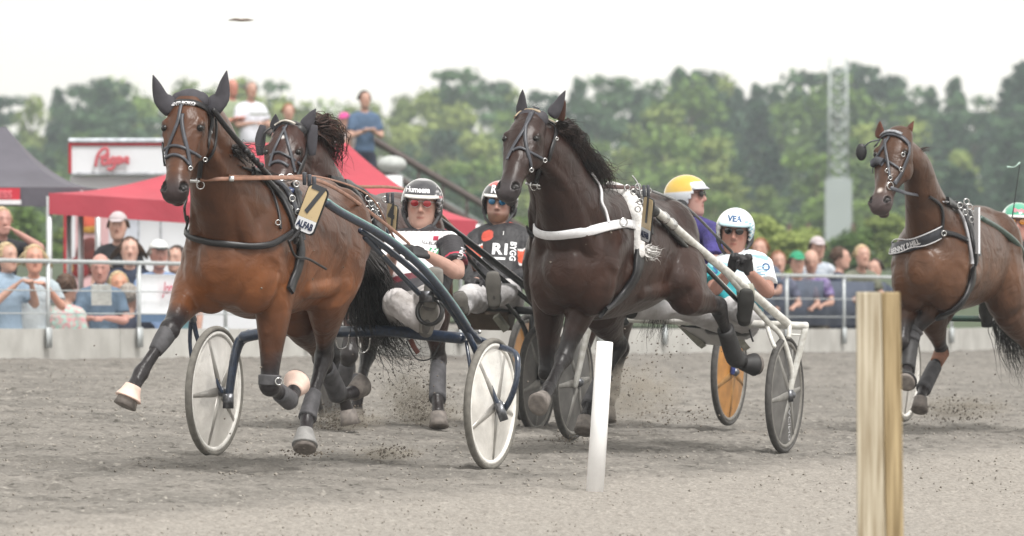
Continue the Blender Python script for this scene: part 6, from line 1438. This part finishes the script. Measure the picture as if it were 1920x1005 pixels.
# ------------------------------------------------------------ right edge rig
suR, sR_ = rig('dark green sulky with white disc wheels, mostly cut off by the right edge', 2066, 700, 49.9, 1697, 697, 50.4, 19, .340, DISCW, RIMW, MATS['disc_shade'], TYRE)
bar(suR, sR_, 'crossbar', [(1715, 596, .05), (1800, 597, .05), (1950, 600, .05), (2060, 603, .05)], .022, GREENP); bar(suR, sR_, 'shaft', [(1838, 410, 1.55), (1870, 428, 1.3), (1905, 456, 1.05), (1925, 490, .8), (1960, 540, .5), (2050, 598, .08)], .024, GREENP)
bar(suR, sR_, 'fork', [(1720, 596, .05), (1712, 650, .05), (1702, 700, .05)], .018, GREENP); bar(suR, sR_, 'shaft', [(1720, 596, .08), (1715, 500, .8), (1712, 420, 1.5)], .022, GREENP); bar(suR, sR_, 'fork', [(2050, 603, .05), (2064, 700, .05)], .018, GREENP); bar(suR, sR_, 'seat_pad', [(1900, 596, -.1), (1960, 598, -.1)], .07, BLACKP)
DR = 50.7
J = jj(nb=(1912, 462, DR), ch=(1915, 500, DR-.05), wa=(1912, 545, DR-.1), pe=(1908, 585, DR-.2), sL=(1952, 482, DR), sR=(1872, 484, DR), eL=(1965, 535, DR-.2), wL=(1930, 520, DR-.5), eR=(1860, 535, DR-.2), wR=(1895, 520, DR-.5),
       hL=(1925, 590, DR-.2), hR=(1890, 590, DR-.2), kL=(1950, 570, DR-.65), aL=(1955, 590, DR-1.0), tL=(1955, 555, DR-1.05), kR=(1860, 572, DR-.65), aR=(1850, 592, DR-1.0), tR=(1848, 556, DR-1.05))
pR = person(dict(label='race driver in green and white helmet with amber glasses, cut off by the right edge', group='race drivers', J=J, head=(W(1908, 420, DR), -4, 0, 2), base=sR_.p(-.2, .1, .8), shirt=cloth('dark_silk', '#26262c'), sleeve='long', pants=MATS['white_trousers'], shoe=MATS['black_boots'], glove=MATS['black_glove'], skin='#ab7d72', vox=.0075))
shades(pR, mat('amber_lens', '#c8801f', .1, var=.2, coat=1), MATS['dark_frame'])
he, T_, o_h = helmet(pR, HELM, lambda f, r, u: '#d9dcda' if (u < .30 or r < -.75) else '#3f9a7c', MATS['visor_white'], HIN); Hh = pR['H']
v, f = text_mesh('Racing', .036, o_h+Hh.f*.15+Hh.u*.07+Hh.r*.01, Hh.r, Hh.u, T=T_, off=.002, bold=.003, shear=.2); put('lettering', v, f, mat('pink_lettering', '#c97f8d', .5), he, smooth=False)
wh = thing('whip', W(1893, 440, 50.2), 'thin driving whip with a pale tip, raised above the rightmost horse', 'whip')
v, f = loft([(W(1893, 440, 50.2), .005), (W(1902, 380, 50.2), .004), (W(1912, 310, 50.2), .003)], seg=6, sub=3, up=(0, 1, 0)); put('stick', v, f, LEA, wh)
v, f = loft([(W(1912, 305, 50.2), .006), (W(1902, 313, 50.2), .003), (W(1889, 313, 50.2), .007)], seg=6, sub=3, up=(0, 1, 0)); put('lash', v, f, mat('pale_mint', '#b9d3c9', .6), wh)
# ------------------------------------------------------------ spectators
def spect(label, px, py, D, yaw, shirt, pose='rail', skin='#b58f80', hair=None, sleeve='short', pants='#4b5262', k=None, sit=False, fat=1.0, group='spectators', pitch=0, lean=0.0, zg=None, collar=False, cap_=None, hn=None, kid=False, extra=None, vox=.0135):
    if group == 'spectators': wp_ = fpt(px); D = wp_.y+.62+D
    h = W(px, py, D); zg = ground_z(h.x, h.y) if zg is None else zg; full = h.z-zg
    if k is None: k = .8 if kid else max(.88, min(1.06, full/1.63)) if not sit else 1.0
    f = Vector((math.sin(R(yaw)), -math.cos(R(yaw)), 0)); r = Vector((math.cos(R(yaw)), math.sin(R(yaw)), 0)); U = Vector((0, 0, 1))
    def p(a, b, c): return h+f*(a*k)+r*(b*k)+U*(c*k)
    b = -lean; J = dict(nb=p(-.03+b*.2, 0, -.19), ch=p(-.05+b, 0, -.38), wa=p(-.04+b*1.8, 0, -.60), pe=p(-.04+b*2.2, 0, -.76), sL=p(-.03+b*.6, .185, -.27), sR=p(-.03+b*.6, -.185, -.27))
    A = {'rail': ((.08, .26, -.52), (.33, .14, -.55)), 'read': ((.06, .26, -.53), (.28, .06, -.50)), 'phone': ((.10, .27, -.48), (.27, .10, -.28)), 'side': ((-.04, .25, -.56), (.02, .26, -.82)), 'drink': ((.16, .38, -.28), (.20, .08, -.10)), 'fold': ((.04, .25, -.55), (.20, .02, -.46)), 'hip': ((-.04, .30, -.52), (.10, .18, -.70))}[pose]
    for s, sg in (('L', 1), ('R', -1)):
        e, w_ = A; J['e'+s] = p(e[0]+b*.6, e[1]*sg, e[2]); J['w'+s] = p(w_[0]+b*.3, w_[1]*sg, w_[2])
    if pose == 'drink': J['eR'] = p(.02, -.26, -.54); J['wR'] = p(.08, -.24, -.76)
    for s, sg in (('L', 1), ('R', -1)):
        if sit:
            J['h'+s] = p(-.04+b*2, .10*sg, -.80); J['k'+s] = p(.40+b*2, .12*sg, -.82); J['a'+s] = p(.42+b*2, .12*sg, -1.22); J['t'+s] = p(.58+b*2, .13*sg, -1.27)
        else:
            q = -(full/k-.02)
            J['h'+s] = p(-.04+b*2, .095*sg, -.84); J['k'+s] = p(-.01+b*2, .10*sg, (-.84+q+.08)/2+.02); J['a'+s] = p(-.04+b*2, .10*sg, q+.09); J['t'+s] = p(.10+b*2, .12*sg, q+.035)
    c = dict(label=label, group=group, J=J, head=(h, yaw, pitch, 0), base=Vector((h.x, h.y, J['tL'].z-.03)), shirt=shirt, sleeve=sleeve, pants=cloth('trousers_'+pants[1:], pants) if pants else None, shoe=cloth('canvas_shoe', '#4a4541'), skin=skin, vox=vox, fwd=f, fat=fat, k=k, collar=collar, curl=45)
    if hair: c['hair'] = hair
    if hn: c['hnL'] = hn; c['hnR'] = hn
    return person(c)
HB = mat('hair_brown', '#4a3426', .6, var=.4, scale=30); HG = mat('hair_grey', '#9a938c', .6, var=.3, scale=30); HL = mat('hair_blond', '#b8a482', .6, var=.25, scale=30); HW = mat('hair_pale', '#b5a898', .6, var=.3, scale=30); HK = mat('hair_dark', '#2f241f', .6, var=.4, scale=30); HR_ = mat('hair_ginger', '#8a5b3a', .6, var=.3, scale=30)
def paper(p, c, sx, sz, m, name='paper'):
    v, f = box(c, (sx, .004, sz), Vector((1, 0, 0)), Vector((0, .9, .4)).normalized(), Vector((0, -.4, .9)).normalized()); o = put(name, v, f, m, None, smooth=False); return o
PAP = mat('newsprint', '#d5d8d6', .8, var=.15, scale=30)
d0 = 65.2
spect('sandy-haired man in light blue polo shirt at the far left end of the rail', 14, 482, .0, 40, cloth('sky_polo', '#8a9db0'), 'phone', hair=('short', HL), pants='#b9bcc6', fat=1.12, collar=True)
spect('woman with white-blonde bob in a grey and white blouse beside the sandy-haired man', 64, 486, .1, 10, cloth('grey_blouse', '#9fabb3', col2='#c2c9cd', scale=4), 'phone', hair=('long', HL), pants='#b9bcc6', skin='#c08e7c')
spect('man in a black T-shirt drinking, behind the sandy-haired man', 4, 415, 2.2, 20, cloth('black_tee', '#23242a'), 'drink', hair=('short', HL), pants='#3b4050', skin='#b0847a')
spect('child with brown bun and mint flowered top, seen from behind', 126, 540, .6, 150, cloth('mint_floral', '#9cc4ba', col2='#c98e94', scale=26), 'side', hair=('short', HB), k=.85, sit=True, zg=-.2, pants='#7d3038')
rd = spect('man in denim-blue shirt reading a folded programme behind the rail', 188, 503, .05, 0, cloth('denim_shirt', '#56697c', col2='#65798d', scale=5), 'read', hair=('bald', HW), pants='#1f2b4d', fat=1.15, collar=True, pitch=12, skin='#b88a80')
o = paper(rd, W(190, 553, rd['J']['wL'].y-.05), .09, .10, PAP, 'programme'); tag(o, 'folded race programme held by the man in the denim-blue shirt', 'paper')
m_ = spect('bearded man in black T-shirt and pale cap, standing behind the reader', 221, 425, 2.0, -4, cloth('black_tee', '#23242a'), 'side', hair=('short', HB), pants='#3b4050', fat=1.1); cap(m_, cloth('pale_cap', '#b7adb0'))
spect('woman with long brown hair in a navy top, right of the bearded man', 243, 470, 1.2, 6, cloth('navy_top', '#2c3346'), 'side', hair=('long', HB), pants='#3b4050', skin='#bf9a8c')
spect('fair-haired child peering over the wall between the reader and a grey-haired man', 222, 535, .8, 14, cloth('grey_child_shirt', '#5f6878'), 'side', hair=('short', HL), k=.8, sit=True, zg=-.3, skin='#c08c74')
spect('grey-haired man in a dark jacket seen from behind, low at the wall', 242, 558, .4, 165, cloth('dark_jacket', '#2b3040'), 'side', hair=('short', HG), sit=True, zg=-.4, sleeve='long', pants='#2b3040')
m_ = spect('man in white and black cap and light blue shirt, arm on the rail', 298, 478, .6, 14, cloth('azure_shirt', '#7c93b8'), 'rail', hair=('short', HG), pants='#3b4050', fat=1.1, skin='#b0847a'); cap(m_, cloth('white_cap', '#d5d8d8'), mb=cloth('black_peak', '#2a2a2a'))
spect('dark-haired spectator half hidden by the leading horse', 330, 486, 1.0, -20, cloth('teal_top', '#5d7f86'), 'side', hair=('short', HK), pants='#3b4050')
# on the ramp far behind
zr = CH-(300-HY)*110/FP
def onramp(label, px, py, yaw, sh, **k):
    zg = k.pop('zg', None); D = k.pop('D', 111); h = W(px, py, D); k.setdefault('k', 1.0); return spect(label, px, py, D, yaw, sh, zg=h.z-1.63*k['k'] if zg is None else zg, group='people on the viewing ramp', vox=.022, **k)
onramp('man in olive shirt on the viewing ramp, beside the man in white', 436, 164, 30, cloth('olive_shirt', '#8d9a80'), pose='fold', hair=('bald', HW), skin='#b47a6c', fat=1.15)
onramp('man in white T-shirt holding a paper on the viewing ramp', 471, 168, 25, cloth('white_tee', '#cfd0da'), pose='read', hair=('short', HG), fat=1.15)
o = paper(None, W(486, 214, 110.6), .14, .02, PAP, 'programme'); tag(o, 'white paper held by the man in the white T-shirt on the ramp', 'paper')
onramp('fair-haired child in pink on the viewing ramp', 541, 210, 10, cloth('rose_top', '#c79a94'), k=.85, pose='side', hair=('short', HR_))
m_ = onramp('child in pink cap and grey top on the viewing ramp', 645, 228, -10, cloth('grey_top', '#b5aeb0'), k=.85, pose='side', hair=('short', HR_)); cap(m_, cloth('pink_cap', '#c9508f'))
onramp('bald spectator in a pale top seated below the pink cap', 652, 268, 0, cloth('blush_top', '#c2a49c'), k=.9, pose='fold', hair=('bald', HR_))
onramp('man in blue shirt and dark trousers standing on the viewing ramp', 684, 186, 20, cloth('blue_shirt', '#4c617c'), pose='fold', hair=('short', HK), pants='#23283a')
# right-hand crowd
for a in (('man with short fair hair behind the raised glove', 1425, 468, .3, -10, cloth('slate_shirt', '#4b5567'), 'rail', dict(hair=('short', HR_))),
          ('red-haired person leaning arms on the right-hand rail', 1459, 492, .0, 10, cloth('coral_top', '#5b5f72'), 'rail', dict(hair=('short', HR_), lean=.08)),
          ('man in purple shirt with bowed head at the right-hand rail', 1521, 490, .0, 0, cloth('purple_check', '#6d5a8f', col2='#8d84a4', scale=20), 'rail', dict(hair=('bald', HR_), pitch=18, lean=.08, pants='#6f6a5c')),
          ('dark-haired bearded man in profile in a navy T-shirt', 1577, 484, .3, 80, cloth('navy_tee', '#242c40'), 'rail', dict(hair=('short', HB), fat=1.2)),
          ('fair-haired man in khaki shirt leaning on the rail beside the timber post', 1617, 480, .0, 20, cloth('khaki_shirt', '#6c6f60'), 'rail', dict(hair=('short', HL), lean=.08)),
          ('child in striped shirt hidden low behind the right-hand rail', 1555, 540, .7, 20, cloth('tan_shirt', '#8f8478'), 'side', dict(hair=('short', HB), kid=True, zg=-.35)),
          ('dark-clothed man partly behind the timber post', 1640, 505, .3, -20, cloth('charcoal_shirt', '#3a4252'), 'rail', dict(hair=('short', HK)))):
    kw = a[7]; kw.setdefault('pants', '#3c4356'); spect(*a[:7], vox=.018, **kw)
m_ = spect('person in a green cap between two others at the right-hand rail', 1495, 494, .2, 10, cloth('dusk_shirt', '#5d5a68'), 'rail', hair=('short', HB), vox=.018, lean=.08); cap(m_, cloth('green_cap', '#2f8f6b'))
m_ = spect('man in pale cap and light striped shirt at the back of the right-hand crowd', 1533, 466, 1.6, 12, cloth('light_stripe', '#9aa5b4', col2='#c2c8d0', scale=22), 'side', hair=('short', HB), vox=.018); cap(m_, cloth('pale_cap', '#b7adb0'))
# ------------------------------------------------------------ dirt
def lumps(n, fn_, seed, m, name, label=None):
    r = random.Random(seed); V = []; F = []
    ico = [(0, 0, 1), (.9, 0, .35), (-.45, .8, .3), (-.4, -.8, .35), (.45, .75, -.4), (.4, -.75, -.4), (-.9, 0, -.35), (0, 0, -1)]
    fc = [(0, 1, 4), (0, 4, 2), (0, 2, 6), (0, 6, 3), (0, 3, 5), (0, 5, 1), (7, 4, 1), (7, 2, 4), (7, 6, 2), (7, 3, 6), (7, 5, 3), (7, 1, 5)]
    for i in range(n):
        p, s = fn_(r); o = len(V)
        for a in ico: V.append(p+Vector((a[0]*s*r.uniform(.6, 1.3), a[1]*s*r.uniform(.6, 1.3), a[2]*s*r.uniform(.5, 1.0))))
        F += [tuple(k+o for k in q) for q in fc]
    o = put(name, V, F, m, smooth=False); o['kind'] = 'stuff'
    if label: o['label'] = label
DIRT = mat('dirt_clods', '#6b645c', .95, var=.35, scale=60, spec=.1)
GRIT = mat('grit_lumps', '#8a857e', .95, var=.35, scale=20, spec=.1)
def onground(r):
    D = 31+(r.random()**1.6)*34; px = r.uniform(-20, 1940); x = (px-960)*D/FP; s = (.0028+.010*r.random()**5)*(.6 if D < 38 else 1)
    return Vector((x, D, ground_z(x, D)+s*.3+.004)), s
lumps(14000, onground, 3, GRIT, 'track_clods')
sp = [(800, 775, 46.2, 60, 34, 500), (790, 740, 46.0, 70, 55, 420), (760, 700, 45.8, 110, 60, 120), (640, 775, 45.2, 50, 26, 260), (650, 790, 45.2, 70, 14, 220), (730, 848, 40.6, 70, 14, 200), (570, 850, 39.4, 60, 12, 120), (1190, 720, 45.5, 110, 60, 260), (1100, 690, 45, 120, 60, 80), (1250, 640, 46, 120, 60, 60),
      (1260, 780, 46, 120, 26, 160), (1800, 770, 50, 110, 30, 300), (1750, 720, 50, 120, 50, 80), (400, 720, 38, 240, 90, 20), (560, 500, 38, 220, 130, 12), (1060, 840, 44, 50, 10, 80), (1100, 450, 42, 120, 100, 16), (620, 805, 44.9, 60, 20, 160)]
pool = [q for q in sp for _ in range(q[5])]
def fly(r):
    x, y, D, sx, sy, n = pool[r.randrange(len(pool))]; q = W(x+r.gauss(0, .45)*sx, y+r.gauss(0, .45)*sy, D+r.gauss(0, .25)); g = ground_z(q.x, q.y)
    if q.z < g: q.z = g+.01+r.random()*.05
    return q, .0015+.0085*r.random()**5
lumps(8000, fly, 8, DIRT, 'flying_dirt')
# ------------------------------------------------------------ prints on the silks, cables, loose ends
def patch(T, c, X, Y, w_, h_, m, par, off=.0025, n=8, name='print'):
    N = X.cross(Y).normalized(); V = []; F = []
    for i in range(n+1):
        for j in range(n+1):
            q = c+X*(w_*(i/n-.5))+Y*(h_*(j/n-.5)); h = T.ray_cast(q+N*.25, -N, .5); V.append(h[0]+N*off if h[0] is not None else q)
    for i in range(n):
        for j in range(n): F.append((i*(n+1)+j, (i+1)*(n+1)+j, (i+1)*(n+1)+j+1, i*(n+1)+j+1))
    return put(name, V, F, m, par, smooth=False)
def axes(J):
    X = (J['sL']-J['sR']).normalized(); Y = (J['nb']-J['ch']); return X, (Y-X*Y.dot(X)).normalized()
X7, Y7 = axes(p7['J']); T7, O7 = p7['c']['_shirtT'], p7['c']['_shirt']
for o in list(O7.children):
    if o.name.startswith('lettering') and o.data.materials[0] == GRN: bpy.data.objects.remove(o)
patch(T7, W(799, 457, 40.45), X7, Y7, .046, .036, GRN, O7); v, f = text_mesh('H', .034, W(799, 457, 40.45), X7, Y7, T=T7, off=.0045, bold=.002, shear=.2, sx=1.2); put('lettering', v, f, WL, O7, smooth=False)
v, f = text_mesh('tierklinik', .014, W(800, 469, 40.45), X7, Y7, T=T7, off=.003, bold=.0003); put('lettering', v, f, GRN, O7, smooth=False)
v, f = text_mesh('SPORT', .020, W(776, 443, 40.5), X7, Y7, T=T7, off=.003, bold=.001); put('lettering', v, f, WL, O7, smooth=False)
patch(T7, W(806, 436, 40.5), X7, Y7, .032, .024, mat('crimson_print', '#b5304f', .5), O7)
X4, Y4 = axes(p4['J']); T4, O4 = p4['c']['_shirtT'], p4['c']['_shirt']
patch(T4, W(941, 431, 47.1), X4, Y4, .006, .028, STEEL, O4, name='zip')
T1, O1 = p1['c']['_shirtT'], p1['c']['_shirt']; X1, Y1 = axes(p1['J'])
for k in range(4): patch(T1, W(1422, 488+k*7, D1-.3), X1, Y1, .085-.01*k, .006, mat('pale_blue_print', '#8fb6cc', .5), O1)
# cables and a hanging strap under the lead sulky
rod('cable', [s7.onf(*q) for q in ((762, 640, .08), (780, 672, .05), (808, 672, .05), (826, 642, .08))], .004, BLACKP, su7)
rod('cable', [s7.onf(*q) for q in ((628, 628, .1), (634, 652, .08), (650, 650, .06), (655, 628, .1))], .004, STEEL, su7)
rod('cable', [s7.onf(*q) for q in ((672, 632, .1), (676, 660, .08), (690, 655, .06), (694, 634, .1))], .004, STEEL, su7)
v, f = loft([(s7.onf(770, 636, .02), .014, .003), (s7.onf(776, 650, .0), .014, .003), (s7.onf(784, 662, .0), .013, .003)], seg=6, up=(0, -1, 0)); put('hanging_strap', v, f, mat('oxblood_leather', '#6a3f36', .6), su7)
rod('cable', [s1.onf(*q) for q in ((1404, 610, .0), (1408, 628, .0), (1412, 640, .0))], .006, BLACKP, su1)
# bolts and clamps on the tubes
for x, y, k in ((899, 622, .05), (738, 478, .84), (936, 768, -.02), (944, 758, -.01)): v, f = blob(s7.onf(x, y, k), .012, nu=8, nv=6); put('bolt', v, f, STEEL, su7)
# the second rein of each driver
rein_(h7, [(430, 330, 37.95), (520, 331, 38.3), (600, 332, 38.8), (690, 365, 39.5), (730, 430, 40.1), (748, 466, 40.25)], .006, BROWNL)
rein_(hR, [(1830, 400, 48.7), (1870, 425, 49.4), (1895, 500, 50.1)], .008, LEA)
# further trees either side of the picture
for i in range(16):
    for sd in (-1, 1):
        x = -80-i*75 if sd < 0 else 2000+i*75
        tree(x, rt.uniform(110, 200), rt.uniform(560, 640), rt.choice(['birch', 'oak', 'pine', 'spruce']), i % 3, 1.2, 'skyline tree of the wood %s, outside the picture' % ('far to the left' if sd < 0 else 'far to the right'))
        if i % 2: tree(x, rt.uniform(230, 320), rt.uniform(400, 460), rt.choice(['birch', 'oak', 'pine']), i % 3, 1.6, 'lower tree of the wood %s, outside the picture' % ('far to the left' if sd < 0 else 'far to the right'))

# ------------------------------------------------------------ soft dust thrown up at the hooves
dm = bpy.data.materials.new('dust'); dm.use_nodes = True; n = dm.node_tree; n.nodes.clear()
o_ = n.nodes.new('ShaderNodeOutputMaterial'); pv = n.nodes.new('ShaderNodeVolumePrincipled'); pv.inputs['Color'].default_value = (.62, .57, .50, 1); pv.inputs['Anisotropy'].default_value = .2
tcn = n.nodes.new('ShaderNodeTexCoord'); gr = n.nodes.new('ShaderNodeTexGradient'); gr.gradient_type = 'SPHERICAL'; n.links.new(tcn.outputs['Object'], gr.inputs[0])
t = n.nodes.new('ShaderNodeTexNoise'); t.inputs['Scale'].default_value = 3.2; t.inputs['Detail'].default_value = 5; n.links.new(tcn.outputs['Object'], t.inputs[0])
mr = n.nodes.new('ShaderNodeMapRange'); mr.inputs['From Min'].default_value = .42; mr.inputs['From Max'].default_value = .70; n.links.new(t.outputs[0], mr.inputs[0])
mu = n.nodes.new('ShaderNodeMath'); mu.operation = 'MULTIPLY'; n.links.new(gr.outputs['Fac'], mu.inputs[0]); n.links.new(mr.outputs[0], mu.inputs[1])
m2_ = n.nodes.new('ShaderNodeMath'); m2_.operation = 'MULTIPLY'; n.links.new(mu.outputs[0], m2_.inputs[0]); m2_.inputs[1].default_value = 14
n.links.new(m2_.outputs[0], pv.inputs['Density']); n.links.new(pv.outputs[0], o_.inputs['Volume'])
uv, uf = blob(Vector((0, 0, 0)), 1.0, nu=20, nv=12)
for x, y, D, rx, rz in ((806, 775, 46.1, .26, .13), (768, 745, 45.9, .22, .20), (655, 788, 45.1, .28, .09), (1190, 735, 45.6, .34, .22), (1800, 765, 50, .42, .10), (725, 850, 40.5, .24, .05)):
    me = mesh_from(uv, uf, 'dust'); me.materials.append(dm); o = bpy.data.objects.new('dust', me); COL.objects.link(o); p = W(x, y, D); o.location = p; o.scale = (rx, .3, rz); o['kind'] = 'stuff'
